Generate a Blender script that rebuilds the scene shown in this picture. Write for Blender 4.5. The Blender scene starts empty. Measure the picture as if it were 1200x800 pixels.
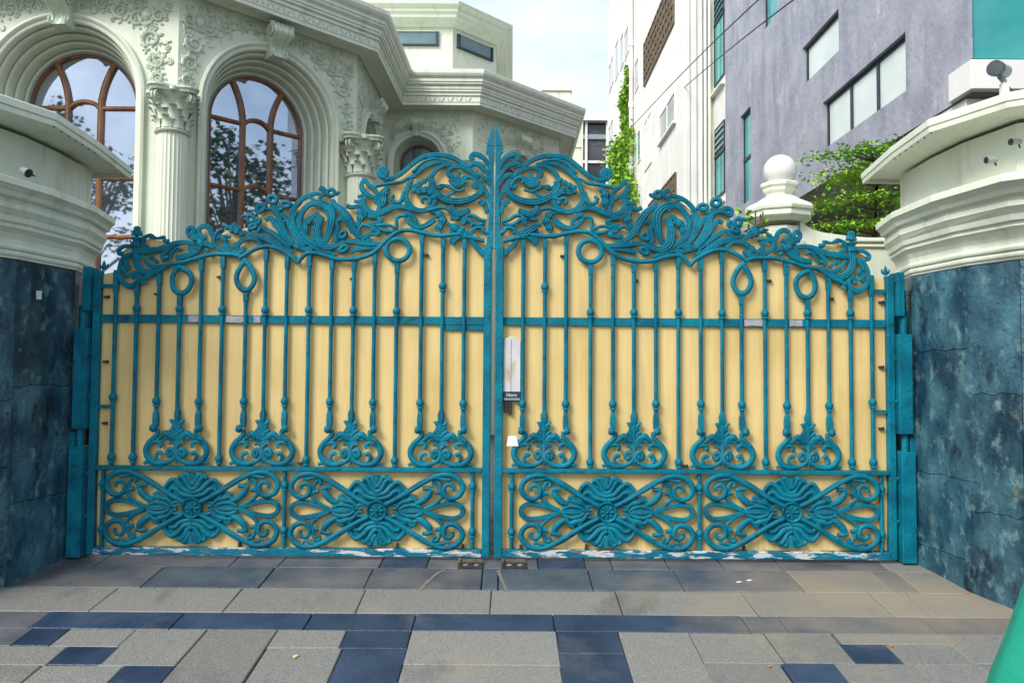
import bpy, bmesh, math, random
from mathutils import Vector, Matrix
R_ = random.Random(7)
scene = bpy.context.scene
COL = scene.collection
# ------------------------------------------------------------------ camera, sky, sun, exposure
F, PITCH, ROLL, EYE = 900.0, math.radians(2.29), math.radians(0.40), 1.15
cam = bpy.data.cameras.new('camera'); cam.sensor_width = 36; cam.lens = 36 * F / 1200
cam.clip_start = 0.05; cam.clip_end = 2000
cam_o = bpy.data.objects.new('camera', cam); COL.objects.link(cam_o)
CM = Matrix.Translation((0, 0, EYE)) @ Matrix.Rotation(math.radians(90) + PITCH, 4, 'X') @ Matrix.Rotation(ROLL, 4, 'Z')
cam_o.matrix_world = CM
scene.camera = cam_o
SUN_EL, SUN_AZ = math.radians(40), math.radians(224)      # azimuth clockwise from +Y: behind the camera, to the left
world = bpy.data.worlds.new('World'); scene.world = world; world.use_nodes = True
nt = world.node_tree; nt.nodes.clear()
def N(t, typ, **kw):
    n = t.nodes.new(typ)
    for k, v in kw.items(): setattr(n, k, v)
    return n
sky = N(nt, 'ShaderNodeTexSky', sky_type='NISHITA', sun_disc=False, sun_elevation=SUN_EL, sun_rotation=SUN_AZ, air_density=1.0, dust_density=2.0, ozone_density=1.5)
tc = N(nt, 'ShaderNodeTexCoord'); mp = N(nt, 'ShaderNodeMapping'); mp.inputs['Scale'].default_value = (1, 1, 2.4)
nz = N(nt, 'ShaderNodeTexNoise'); nz.inputs['Scale'].default_value = 1.7; nz.inputs['Detail'].default_value = 7; nz.inputs['Roughness'].default_value = .55
rp = N(nt, 'ShaderNodeValToRGB'); rp.color_ramp.elements[0].position = .33; rp.color_ramp.elements[1].position = .60
rp.color_ramp.elements[0].color = (.30, .30, .30, 1); rp.color_ramp.elements[1].color = (.97, .97, .97, 1)
mx = N(nt, 'ShaderNodeMixRGB'); mx.inputs['Color2'].default_value = (4.7, 5.25, 5.85, 1)
bg = N(nt, 'ShaderNodeBackground'); bg.inputs['Strength'].default_value = .10
wo = N(nt, 'ShaderNodeOutputWorld')
L = nt.links.new
L(tc.outputs['Generated'], mp.inputs['Vector']); L(mp.outputs[0], nz.inputs['Vector']); L(nz.outputs['Fac'], rp.inputs[0])
L(rp.outputs[0], mx.inputs['Fac']); L(sky.outputs[0], mx.inputs['Color1']); L(mx.outputs[0], bg.inputs['Color']); L(bg.outputs[0], wo.inputs[0])
sun = bpy.data.lights.new('sun', 'SUN'); sun.energy = 2.0; sun.angle = math.radians(26); sun.color = (1, .95, .87)
sun_o = bpy.data.objects.new('sun', sun); COL.objects.link(sun_o)
sd = Vector((math.sin(SUN_AZ) * math.cos(SUN_EL), math.cos(SUN_AZ) * math.cos(SUN_EL), math.sin(SUN_EL)))
sun_o.rotation_euler = (-sd).to_track_quat('-Z', 'Y').to_euler()
vs = scene.view_settings; vs.view_transform = 'Standard'; vs.look = 'None'; vs.gamma = 1; vs.exposure = 1.16
scene.cycles.max_bounces = 8; scene.cycles.transparent_max_bounces = 12

# ------------------------------------------------------------------ photograph measurements -> world
CMR = CM.to_3x3()
def ray(px, py): return CMR @ Vector(((px - 600) / F, -(py - 400) / F, -1))
def atY(px, py, Y):
    d = ray(px, py); t = Y / d.y; return Vector((d.x * t, Y, EYE + d.z * t))
def atX(px, py, X):
    d = ray(px, py); t = X / d.x; return Vector((X, d.y * t, EYE + d.z * t))
SLOPE, GY = 0.118, 4.79
def ramp(y): return SLOPE * (y - GY) if y < GY else 0.0
def atGround(px, py):
    d = ray(px, py); t = (EYE + SLOPE * GY) / (SLOPE * d.y - d.z); return Vector((d.x * t, d.y * t, EYE + d.z * t))
PXM = F / GY                                             # picture pixels per metre on the gate

# ------------------------------------------------------------------ mesh helpers
class MB:
    def __init__(s): s.v = []; s.f = []
    def add(s, vs, fs):
        n = len(s.v); s.v += [tuple(v) for v in vs]; s.f += [tuple(i + n for i in f) for f in fs]; return s
    def box(s, a, b):
        x0, y0, z0 = a; x1, y1, z1 = b
        return s.add([(x0,y0,z0),(x1,y0,z0),(x1,y1,z0),(x0,y1,z0),(x0,y0,z1),(x1,y0,z1),(x1,y1,z1),(x0,y1,z1)],
                     [(0,3,2,1),(4,5,6,7),(0,1,5,4),(1,2,6,5),(2,3,7,6),(3,0,4,7)])
    def lathe(s, c, prof, n=12, axis='Z', flute=None, cap=True, rot=0):
        vs = []; fs = []
        for (r, h) in prof:
            for k in range(n):
                a = 2 * math.pi * (k + rot) / n; rr = r * (flute(k) if flute else 1)
                p = (rr * math.cos(a), rr * math.sin(a), h)
                if axis == 'Y': p = (p[0], -p[2], p[1])
                if axis == 'X': p = (p[2], p[0], p[1])
                vs.append((c[0] + p[0], c[1] + p[1], c[2] + p[2]))
        m = len(prof)
        for i in range(m - 1):
            for k in range(n):
                k2 = (k + 1) % n; fs.append((i*n+k, i*n+k2, (i+1)*n+k2, (i+1)*n+k))
        if cap: fs.append(tuple(range(n))[::-1]); fs.append(tuple((m-1)*n + k for k in range(n)))
        return s.add(vs, fs)
    def tube(s, pts, r, n=6):
        pts = [Vector(p) for p in pts]; vs = []; fs = []
        for i, p in enumerate(pts):
            t = (pts[min(i+1, len(pts)-1)] - pts[max(i-1, 0)]).normalized()
            u = t.cross(Vector((0, 0, 1)));
            if u.length < 1e-3: u = t.cross(Vector((0, 1, 0)))
            u.normalize(); w = t.cross(u); rr = r[i] if isinstance(r, (list, tuple)) else r
            for k in range(n):
                a = 2 * math.pi * k / n; vs.append(p + u * rr * math.cos(a) + w * rr * math.sin(a))
        for i in range(len(pts) - 1):
            for k in range(n):
                k2 = (k+1) % n; fs.append((i*n+k, i*n+k2, (i+1)*n+k2, (i+1)*n+k))
        fs.append(tuple(range(n))[::-1]); fs.append(tuple((len(pts)-1)*n + k for k in range(n)))
        return s.add(vs, fs)
    def poly(s, pts, d):                                  # extruded polygon; d = extrusion vector
        n = len(pts); d = Vector(d); a = [Vector(p) for p in pts]; b = [p + d for p in a]
        return s.add(a + b, [tuple(range(n)), tuple(range(2*n-1, n-1, -1))] + [(i, i+n, (i+1) % n + n, (i+1) % n) for i in range(n)])
def spline(pts, n=5, closed=False):
    m = len(pts); out = []
    def g(i): return pts[i % m] if closed else pts[max(0, min(m-1, i))]
    for i in range(m if closed else m - 1):
        p0, p1, p2, p3 = g(i-1), g(i), g(i+1), g(i+2)
        for k in range(n):
            t = k / n
            out.append(tuple(.5 * ((2*b) + (c-a)*t + (2*a-5*b+4*c-d)*t*t + (3*b-a-3*c+d)*t**3) for a, b, c, d in zip(p0, p1, p2, p3)))
    if not closed: out.append(tuple(pts[-1]))
    return out
GROOVE = [(-1, 0), (-.86, .5), (-.58, .82), (-.30, .62), (-.12, .85), (.12, .85), (.30, .62), (.58, .82), (.86, .5), (1, 0), (.7, -.7), (-.7, -.7)]
ROUND = [(-1, 0), (-.72, .7), (0, 1), (.72, .7), (1, 0), (.7, -.7), (-.7, -.7)]
def sweep(mb, pts, M, depth=.8, c0=0.0, n=5, prof=None, closed=False, lobes=0, dmin=.006):
    """pts: (a, b, halfwidth) in the plane; M(a, b, c) maps to the world, c pointing outward."""
    P = spline(pts, n, closed); m = len(P); k = None; vs = []; fs = []
    wm = max(p[2] for p in P); pr = prof or (GROOVE if wm > .0148 else ROUND); k = len(pr)
    for i, (a, b, w) in enumerate(P):
        q0 = P[(i-1) % m] if closed else P[max(i-1, 0)]; q1 = P[(i+1) % m] if closed else P[min(i+1, m-1)]
        ta, tb = q1[0] - q0[0], q1[1] - q0[1]; l = math.hypot(ta, tb) or 1e-9; na, nb = -tb / l, ta / l
        w = max(w, .0012)
        if lobes: w *= 1 + .22 * math.sin(i * lobes)
        d = max(dmin, depth * w)
        for (u, v) in pr: vs.append(M(a + na * u * w, b + nb * u * w, c0 + v * d))
    for i in range(m if closed else m - 1):
        j = (i + 1) % m
        for q in range(k): fs.append((i*k+q, i*k+(q+1) % k, j*k+(q+1) % k, j*k+q))
    if not closed: fs.append(tuple(range(k))[::-1]); fs.append(tuple((m-1)*k + q for q in range(k)))
    return mb.add(vs, fs)
def spiral(cx, cz, r, turns=1.6, sgn=1, ph=0, w=.02, n=14):
    out = []
    for i in range(n + 1):
        t = i / n; rr = r * (1 - .86 * t); a = ph + sgn * 2 * math.pi * turns * t
        out.append((cx + rr * math.cos(a), cz + rr * math.sin(a), w * (1 - .45 * t)))
    return out

def link(o, parent=None):
    COL.objects.link(o)
    if parent is not None:
        o.parent = parent
        if parent.type == 'EMPTY': o.location = -parent.location
    return o
def tag(o, label=None, cat=None, group=None, kind=None):
    for k, v in (('label', label), ('category', cat), ('group', group), ('kind', kind)):
        if v: o[k] = v
    return o
def obj(name, mb, m, parent=None, smooth=False, flip=False, bevel=0):
    me = bpy.data.meshes.new(name); f = [t[::-1] for t in mb.f] if flip else mb.f
    me.from_pydata([tuple(v) for v in mb.v], [], f)
    bm = bmesh.new(); bm.from_mesh(me); bmesh.ops.recalc_face_normals(bm, faces=bm.faces)
    if bevel: bmesh.ops.bevel(bm, geom=bm.edges[:], offset=bevel, segments=1, affect='EDGES', clamp_overlap=True)
    bm.to_mesh(me); bm.free()
    if smooth:
        for p in me.polygons: p.use_smooth = True
        me.set_sharp_from_angle(angle=math.radians(48))
    me.materials.append(m); return link(bpy.data.objects.new(name, me), parent)
def empty(name, loc, label=None, cat=None, group=None):
    o = bpy.data.objects.new(name, None); o.location = loc; o.empty_display_size = .1; COL.objects.link(o)
    return tag(o, label, cat, group)
def dup(o, parent=None, off=None):
    c = o.copy(); COL.objects.link(c)
    if parent is not None: c.parent = parent
    if off is not None: c.location = c.location + Vector(off)
    for ch in [x for x in COL.objects if x.parent == o]: dup(ch, c)
    return c

# ------------------------------------------------------------------ materials
def mat(name, c1, c2=None, scale=6, rough=.6, bump=0, bscale=60, stretch=None, lo=.35, hi=.65, metal=0, spec=.5, detail=6, rand=0):
    m = bpy.data.materials.new(name); m.use_nodes = True; t = m.node_tree; b = t.nodes['Principled BSDF']
    b.inputs['Roughness'].default_value = rough; b.inputs['Metallic'].default_value = metal; b.inputs['Specular IOR Level'].default_value = spec
    co = N(t, 'ShaderNodeTexCoord'); mp = N(t, 'ShaderNodeMapping'); t.links.new(co.outputs['Object'], mp.inputs['Vector'])
    if stretch: mp.inputs['Scale'].default_value = stretch
    if c2:
        n = N(t, 'ShaderNodeTexNoise'); n.inputs['Scale'].default_value = scale; n.inputs['Detail'].default_value = detail
        t.links.new(mp.outputs[0], n.inputs['Vector'])
        r = N(t, 'ShaderNodeValToRGB'); r.color_ramp.elements[0].position = lo; r.color_ramp.elements[1].position = hi
        r.color_ramp.elements[0].color = (*c1, 1); r.color_ramp.elements[1].color = (*c2, 1)
        t.links.new(n.outputs['Fac'], r.inputs[0]); out = r.outputs[0]
    else:
        rg = N(t, 'ShaderNodeRGB'); rg.outputs[0].default_value = (*c1, 1); out = rg.outputs[0]
    if rand:
        oi = N(t, 'ShaderNodeObjectInfo'); mr = N(t, 'ShaderNodeMapRange'); mr.inputs['To Min'].default_value = 1 - rand; mr.inputs['To Max'].default_value = 1 + rand
        t.links.new(oi.outputs['Random'], mr.inputs['Value'])
        hv = N(t, 'ShaderNodeHueSaturation'); t.links.new(mr.outputs[0], hv.inputs['Value']); t.links.new(out, hv.inputs['Color']); out = hv.outputs[0]
    t.links.new(out, b.inputs['Base Color'])
    if bump:
        n2 = N(t, 'ShaderNodeTexNoise'); n2.inputs['Scale'].default_value = bscale; n2.inputs['Detail'].default_value = 5
        t.links.new(co.outputs['Object'], n2.inputs['Vector'])
        bp = N(t, 'ShaderNodeBump'); bp.inputs['Strength'].default_value = bump; bp.inputs['Distance'].default_value = .02
        t.links.new(n2.outputs['Fac'], bp.inputs['Height']); t.links.new(bp.outputs[0], b.inputs['Normal'])
    m['out'] = 0
    return m
def overlay(m, col, scale, lo, hi, stretch=None, seed=0, rough=None):
    """a second layer of noise-shaped wear (stains, dirt, bare patches) over a material's colour"""
    t = m.node_tree; b = t.nodes['Principled BSDF']; src = b.inputs['Base Color'].links[0].from_socket
    co = N(t, 'ShaderNodeTexCoord'); mp = N(t, 'ShaderNodeMapping'); mp.inputs['Location'].default_value = (seed, seed * .7, seed * 1.3)
    if stretch: mp.inputs['Scale'].default_value = stretch
    n = N(t, 'ShaderNodeTexNoise'); n.inputs['Scale'].default_value = scale; n.inputs['Detail'].default_value = 8; n.inputs['Roughness'].default_value = .66
    r = N(t, 'ShaderNodeMapRange'); r.inputs['From Min'].default_value = lo; r.inputs['From Max'].default_value = hi
    x = N(t, 'ShaderNodeMixRGB'); x.inputs['Color2'].default_value = (*col, 1)
    lk = t.links.new; lk(co.outputs['Object'], mp.inputs['Vector']); lk(mp.outputs[0], n.inputs['Vector']); lk(n.outputs['Fac'], r.inputs['Value'])
    lk(r.outputs[0], x.inputs['Fac']); lk(src, x.inputs['Color1']); lk(x.outputs[0], b.inputs['Base Color'])
    return m
TEAL = mat('teal gate paint', (.0005, .098, .156), (.0015, .168, .24), 7, .48, .35, 90, spec=.16)
overlay(TEAL, (.004, .045, .065), 12, .56, .74)
overlay(TEAL, (.03, .21, .28), 5, .60, .80, (1, 1, .6), 7)
overlay(TEAL, (.16, .10, .05), 26, .73, .78, None, 15)
RAIL = overlay(overlay(mat('peeling teal rail paint', (.001, .10, .17), (.002, .15, .22), 9, .5, .3, 90, spec=.2), (.46, .47, .47), 4.5, .518, .545, (1.3, 1, 7), 3.3), (.33, .12, .03), 9, .60, .68, (1, 1, 7), 8)
PRIMER = overlay(mat('bare primer', (.24, .24, .27), (.33, .32, .33), 20, .6, .1), (.34, .18, .05), 14, .6, .7, None, 2)
BLACK = mat('black iron', (.008, .009, .011), (.03, .03, .03), 20, .5)
SHEET = bpy.data.materials.new('yellow translucent ribbed sheet'); SHEET.use_nodes = True
t = SHEET.node_tree; t.nodes.clear(); o_ = N(t, 'ShaderNodeOutputMaterial'); d_ = N(t, 'ShaderNodeBsdfPrincipled'); tr = N(t, 'ShaderNodeBsdfTranslucent'); ms = N(t, 'ShaderNodeMixShader')
co = N(t, 'ShaderNodeTexCoord'); mp = N(t, 'ShaderNodeMapping'); mp.inputs['Scale'].default_value = (1, 1, .05)
n1 = N(t, 'ShaderNodeTexNoise'); n1.inputs['Scale'].default_value = 60; n1.inputs['Detail'].default_value = 4
n2 = N(t, 'ShaderNodeTexNoise'); n2.inputs['Scale'].default_value = 2.2; n2.inputs['Detail'].default_value = 8
r1 = N(t, 'ShaderNodeValToRGB'); r1.color_ramp.elements[0].position = .3; r1.color_ramp.elements[1].position = .7
r1.color_ramp.elements[0].color = (.76, .575, .235, 1); r1.color_ramp.elements[1].color = (.82, .645, .30, 1)
x1 = N(t, 'ShaderNodeMixRGB', blend_type='MULTIPLY'); x1.inputs['Fac'].default_value = 1
r2 = N(t, 'ShaderNodeValToRGB'); r2.color_ramp.elements[0].position = .3; r2.color_ramp.elements[0].color = (.88, .86, .80, 1); r2.color_ramp.elements[1].position = .6
wv = N(t, 'ShaderNodeTexWave', bands_direction='X'); wv.inputs['Scale'].default_value = 22; bp = N(t, 'ShaderNodeBump'); bp.inputs['Strength'].default_value = .10; bp.inputs['Distance'].default_value = .004
lk = t.links.new
lk(co.outputs['Object'], mp.inputs[0]); lk(mp.outputs[0], n1.inputs[0]); lk(co.outputs['Object'], n2.inputs[0]); lk(n1.outputs['Fac'], r1.inputs[0]); lk(n2.outputs['Fac'], r2.inputs[0])
lk(r1.outputs[0], x1.inputs[1]); lk(r2.outputs[0], x1.inputs[2])
m3 = N(t, 'ShaderNodeMapping'); m3.inputs['Scale'].default_value = (1, 1, .10); n3 = N(t, 'ShaderNodeTexNoise'); n3.inputs['Scale'].default_value = 9; n3.inputs['Detail'].default_value = 9; n3.inputs['Roughness'].default_value = .7
sz = N(t, 'ShaderNodeSeparateXYZ'); ra = N(t, 'ShaderNodeMapRange'); ra.inputs['From Min'].default_value = .02; ra.inputs['From Max'].default_value = .55; ra.inputs['To Min'].default_value = .12; ra.inputs['To Max'].default_value = 0
ad = N(t, 'ShaderNodeMath', operation='ADD'); rb = N(t, 'ShaderNodeMapRange'); rb.inputs['From Min'].default_value = .54; rb.inputs['From Max'].default_value = .78; rb.inputs['To Max'].default_value = .32
x3 = N(t, 'ShaderNodeMixRGB'); x3.inputs[2].default_value = (.36, .23, .09, 1)
lk(co.outputs['Object'], m3.inputs[0]); lk(m3.outputs[0], n3.inputs[0]); lk(co.outputs['Object'], sz.inputs[0]); lk(sz.outputs['Z'], ra.inputs['Value']); lk(n3.outputs['Fac'], ad.inputs[0]); lk(ra.outputs[0], ad.inputs[1])
lk(ad.outputs[0], rb.inputs['Value']); lk(rb.outputs[0], x3.inputs[0]); lk(x1.outputs[0], x3.inputs[1]); lk(x3.outputs[0], d_.inputs['Base Color']); lk(x3.outputs[0], tr.inputs[0]); d_.inputs['Roughness'].default_value = .38
lk(co.outputs['Object'], wv.inputs[0]); lk(wv.outputs['Fac'], bp.inputs['Height']); lk(bp.outputs[0], d_.inputs['Normal'])
ms.inputs[0].default_value = .22; lk(d_.outputs[0], ms.inputs[1]); lk(tr.outputs[0], ms.inputs[2]); lk(ms.outputs[0], o_.inputs[0])
STONE = overlay(overlay(mat('dark blue slate cladding', (.006, .034, .062), (.045, .125, .165), 7, .42, .5, 26, (1, 1, .6), .36, .66, spec=.5, detail=10, rand=.28), (.11, .21, .23), 13, .54, .68, (1, 1, .7), 5), (.003, .012, .026), 5, .54, .64, (1, 1, .45), 11)
overlay(STONE, (.16, .15, .08), 7, .64, .8, None, 21)
overlay(STONE, (.004, .014, .028), 34, .60, .68, None, 31)
GROUT = mat('dark joint', (.006, .012, .02), None, rough=.9)
CREAM = overlay(mat('pale green render', (.57, .62, .50), (.62, .665, .55), 3, .55, .08, 30), (.40, .42, .31), 2.6, .52, .92, (2.5, 2.5, .35), 4)
PALE = overlay(mat('pale green trim paint', (.63, .67, .56), (.67, .71, .60), 3, .5, .06, 30), (.38, .38, .28), 3.2, .52, .88, (2.2, 2.2, .4), 9)
RELIEF = mat('pale green plaster relief', (.47, .54, .43), (.57, .63, .52), 8, .55, .1, 60)
WHITE = overlay(overlay(mat('white building paint', (.68, .66, .62), (.76, .75, .72), 1.2, .7, .1, 20), (.44, .39, .30), 1.3, .55, .82, (4, 4, .25), 3), (.55, .40, .25), 1.6, .68, .85, (5, 5, .2), 17)
WHITE2 = mat('clean white paint', (.64, .64, .62), (.71, .71, .69), 2, .6, .05, 30)
PURPLE = overlay(overlay(mat('rough violet grey stucco', (.24, .255, .315), (.345, .36, .42), 1.6, .88, .7, 10, None, .3, .7), (.17, .18, .25), 1.1, .5, .78, (2, 2, .5), 6), (.43, .42, .46), 3.5, .56, .74, (1, 1, .7), 13)
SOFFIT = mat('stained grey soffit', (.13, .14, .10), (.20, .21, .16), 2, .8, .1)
GLASS = mat('coated reflecting glass', (.36, .43, .53), (.47, .53, .62), 1.5, .02, 0, metal=.92)
BLIND = mat('window glass over pale blind', (.50, .58, .56), (.62, .68, .65), 1.2, .12, 0)
TEALG = mat('teal tinted glass', (.03, .24, .26), (.07, .36, .36), 1.0, .08, 0)
DARKG = mat('dark glass', (.02, .026, .03), (.07, .075, .08), .5, .06, 0)
GREYG = mat('grey window glass', (.22, .26, .29), (.40, .44, .46), .6, .08, 0)
FRAME = mat('dark window frame', (.02, .03, .045), None, rough=.5)
WOOD = mat('varnished brown wood', (.10, .036, .010), (.26, .10, .024), 9, .3, .1, 60, (1, 1, .2))
LAMPW = mat('white opal globe', (.66, .66, .65), None, rough=.25)
GREYM = mat('grey painted metal', (.20, .24, .26), (.28, .31, .33), 10, .4)
MESH = mat('rusty grille', (.10, .075, .045), (.17, .13, .08), 6, .7)
LEAFA = mat('bright green leaf', (.10, .30, .015), (.30, .50, .03), 3, .5, rand=.1)
LEAFB = mat('mid green leaf', (.05, .15, .015), (.13, .27, .025), 1.5, .5)
LEAFC = mat('dark green leaf', (.02, .06, .015), (.05, .11, .02), 1.0, .5)
BARK = mat('brown bark', (.06, .045, .03), (.11, .085, .06), 12, .85, .3)
GREENC = mat('bright green cloth', (.001, .20, .13), (.002, .27, .18), 5, .75, .35, 14)
CABLE = mat('black cable', (.02, .02, .022), None, rough=.6)
GROUNDM = mat('dark mortar bed', (.05, .05, .05), (.10, .09, .08), 9, .9, .4)
def paving(name, c1, c2, wear, sc, b=.35, rough=.62):
    m = mat(name, c1, c2, sc, rough, b, 110, None, .3, .7, rand=.13, detail=9)
    overlay(m, wear, 2.4, .56, .80, None, R_.random() * 20)
    overlay(m, (c1[0] * .55, c1[1] * .55, c1[2] * .6), 1.7, .58, .78, (1, .5, 1), R_.random() * 20)
    t = m.node_tree; b_ = t.nodes['Principled BSDF']; src = b_.inputs['Base Color'].links[0].from_socket; lk = t.links.new
    co = N(t, 'ShaderNodeTexCoord'); vd = N(t, 'ShaderNodeVectorMath', operation='DISTANCE'); mp = N(t, 'ShaderNodeMapping'); mp.inputs['Scale'].default_value = (.42, 1.15, 0)
    vd.inputs[1].default_value = (2.05 * .42, 4.22 * 1.15, 0); n = N(t, 'ShaderNodeTexNoise'); n.inputs['Scale'].default_value = 3.2; n.inputs['Detail'].default_value = 9
    ma = N(t, 'ShaderNodeMath', operation='SUBTRACT'); mr = N(t, 'ShaderNodeMapRange'); mr.inputs['From Min'].default_value = -.16; mr.inputs['From Max'].default_value = .42; mr.inputs['To Max'].default_value = .7
    x = N(t, 'ShaderNodeMixRGB'); x.inputs['Color2'].default_value = (.29, .235, .165, 1)
    lk(co.outputs['Object'], mp.inputs[0]); lk(mp.outputs[0], vd.inputs[0]); lk(co.outputs['Object'], n.inputs[0]); lk(n.outputs['Fac'], ma.inputs[0]); lk(vd.outputs['Value'], ma.inputs[1])
    lk(ma.outputs[0], mr.inputs['Value']); lk(mr.outputs[0], x.inputs[0]); lk(src, x.inputs[1]); lk(x.outputs[0], b_.inputs['Base Color'])
    overlay(m, (.30, .26, .20), 40, .70, .76, None, R_.random() * 20)
    return m
TILES = {'b': paving('blue slate paver', (.010, .024, .055), (.032, .058, .105), (.085, .10, .12), 4, .3, .42),
         's': paving('dark slate paver', (.05, .06, .08), (.125, .125, .13), (.15, .14, .125), 4, .3, .48),
         'd': paving('bluish slate paver', (.03, .048, .075), (.085, .105, .125), (.13, .13, .125), 5, .3, .45),
         'g': paving('grey granite paver', (.105, .112, .11), (.235, .23, .21), (.26, .225, .17), 130, .22, .55),
         't': paving('sandy stone paver', (.15, .12, .09), (.235, .19, .14), (.13, .125, .125), 30, .5, .75)}

# ------------------------------------------------------------------ ground: one sheet, street, ramp, courtyard
mb = MB(); prof = [(-300, -.60), (-60, -.60), (.0, ramp(0) - .03), (GY, -.024), (5.4, -.02), (40, -.02), (500, -.02)]
vs = [(x, y, z) for y, z in prof for x in (-400, -20, 20, 400)]
mb.add(vs, [(i*4+k, i*4+k+1, i*4+k+5, i*4+k+4) for i in range(6) for k in range(3)])
tag(obj('ground', mb, GROUNDM), kind='structure')
pave = tag(obj('driveway', MB().add([(-4.6, .6, ramp(.6) - .016), (4.6, .6, ramp(.6) - .016), (4.6, GY + .02, -.016), (-4.6, GY + .02, -.016)], [(0, 1, 2, 3)]), GROUNDM), kind='structure')
rows_done = []
def slab(xl, xr, yt, yb, k, world=False):
    if world: x0, x1, ya, yb2 = xl, xr, yt, yb
    else:
        ym = (yt + yb) / 2; a, b = atGround(xl, ym), atGround(xr, ym); x0, x1 = a.x, b.x
        ya, yb2 = atGround(600, yt).y, atGround(600, yb).y
    g = .0028; dz = R_.uniform(-.002, .0015); w = .0022
    top = []
    for (x, y) in ((x0+g, yb2+g), (x1-g, yb2+g), (x1-g, ya-g), (x0+g, ya-g)): top.append((x + R_.uniform(-w, w), y + R_.uniform(-w, w)))
    c = (sum(p[0] for p in top) / 4, sum(p[1] for p in top) / 4)
    vs = [(x, y, ramp(min(y, GY)) - .03) for x, y in top] + [(x, y, ramp(min(y, GY)) + dz - .004) for x, y in top] + \
         [(x + (.004 if x < c[0] else -.004), y + (.004 if y < c[1] else -.004), ramp(min(y, GY)) + dz) for x, y in top]
    q = lambda a: [(a+i, a+(i+1) % 4, a+4+(i+1) % 4, a+4+i) for i in range(4)]
    m = MB().add(vs, q(0) + q(4) + [(8, 9, 10, 11)])
    obj('paving_stone', m, TILES[k], pave)
def row(yt, yb, items):
    for a, b, k in zip(items[0::2], items[2::2], items[1::2]): slab(a, b, yt, yb, k)
row(649, 666, [-20, 's', 117, 's', 273, 's', 330, 's', 447, 'b', 502, 's', 630, 'b', 685, 's', 716, 's', 780, 's', 843, 's', 910, 's', 1000, 's', 1030, 'g', 1180])
row(666, 691, [-120, 's', 28, 's', 175, 'd', 311, 's', 431, 's', 565, 'd', 584, 'd', 692, 'd', 795, 'd', 930, 'g', 1033, 's', 1060, 'g', 1300])
row(691, 719, [-190, 'g', -35, 'g', 117, 'g', 270, 'g', 422, 'g', 575, 'g', 725, 'g', 878, 'g', 1030, 'g', 1075, 'g', 1320])
row(719, 739, [-200, 'd', -80, 's', 42, 'b', 205, 'b', 360, 'b', 485, 'b', 649, 'b', 873, 'd', 917, 'd', 1087, 's', 1133, 's', 1330])
row(739, 760, [-240, 'g', -90, 's', 20, 'b', 65, 'g', 146])
row(760, 782, [-250, 'g', -60, 'g', 62, 'b', 127])
row(739, 782, [133, 'g', 222])
row(739, 804, [212.5, 'g', 303])
row(782, 804, [-250, 'g', 32, 'g', 132, 'b', 195])
row(739, 760, [317, 'g', 401.5, 'b', 479])
row(760, 804, [297, 'g', 391, 'b', 471])
row(739, 779, [477, 'g', 655]); row(779, 804, [468, 'g', 658.5])
row(739, 764, [653, 'b', 728]); row(764, 804, [657, 'b', 739])
row(739, 804, [734, 'g', 823])
row(739, 774, [815, 'g', 906, 'g', 986]); row(774, 804, [823, 'g', 922]); row(774, 797, [921, 'b', 984, 'g', 1080]); row(797, 804, [925, 'g', 1090])
row(739, 751, [979, 'g', 1104]); row(751, 774, [989, 'b', 1046, 'g', 1127])
row(739, 774, [1116, 'g', 1240, 'g', 1380]); row(774, 804, [1082, 'g', 1165, 'g', 1290, 'g', 1420])
y1 = atGround(600, 804).y; k = 0
while y1 > 1.0:
    y0 = y1 - .30; x = -3.4 + .21 * (k % 2)
    while x < 3.4: slab(x, x + .42, y1, y0, 'b' if (k * 5 + int(x * 10)) % 7 == 0 else 'g', True); x += .42
    y1 = y0; k += 1

SCRAPE = paving('pale mortar scrape', (.12, .11, .095), (.19, .17, .145), (.09, .09, .09), 30, .4, .8)
for pts, w in (([(521, 668), (512, 672), (503, 680), (491, 692)], .011), ([(584, 668), (586, 675), (590, 684), (594, 692)], .010)):
    P_ = spline([tuple(atGround(*p)) for p in pts], 5); vs = []
    for i, p in enumerate(P_):
        a, b = Vector(P_[max(0, i-1)]), Vector(P_[min(len(P_)-1, i+1)]); n_ = Vector((-(b-a).y, (b-a).x, 0)).normalized() * w * R_.uniform(.6, 1.2)
        for sg in (1, -1): q = Vector(p) + n_ * sg; vs.append((q.x, q.y, ramp(q.y) + .0022))
    obj('mortar_scrape', MB().add(vs, [(2*i, 2*i+1, 2*i+3, 2*i+2) for i in range(len(P_)-1)]), SCRAPE, pave)

# ------------------------------------------------------------------ gate
X0 = atY(577.8, 436, GY).x
def G(px, py): p = atY(px, py, GY); return p.x - X0, p.z
ZOOM = {'A': (580, 140, 10), 'B': (580, 210, 8), 'C': (680, 180, 6.6667), 'D': (740, 210, 8), 'E': (830, 220, 8), 'F': (930, 260, 8), 'H': (820, 290, 4.615), 'P': (0, 0, 1)}
def tr_(z, pts, w):
    zx, zy, zs = ZOOM[z]; out = []
    for i, p in enumerate(pts):
        a, b = G(zx + p[0] / zs, zy + p[1] / zs)
        ww = p[2] if len(p) > 2 else (w if not isinstance(w, (list, tuple)) else w[0] + (w[1] - w[0]) * i / max(1, len(pts) - 1) if len(w) == 2 else w[0] + (w[1] - w[0]) * (2 * i / (len(pts)-1)) if i * 2 <= len(pts) - 1 else w[1] + (w[2] - w[1]) * (2 * i / (len(pts)-1) - 1))
        out.append((a, b, ww / PXM))
    return out
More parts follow.
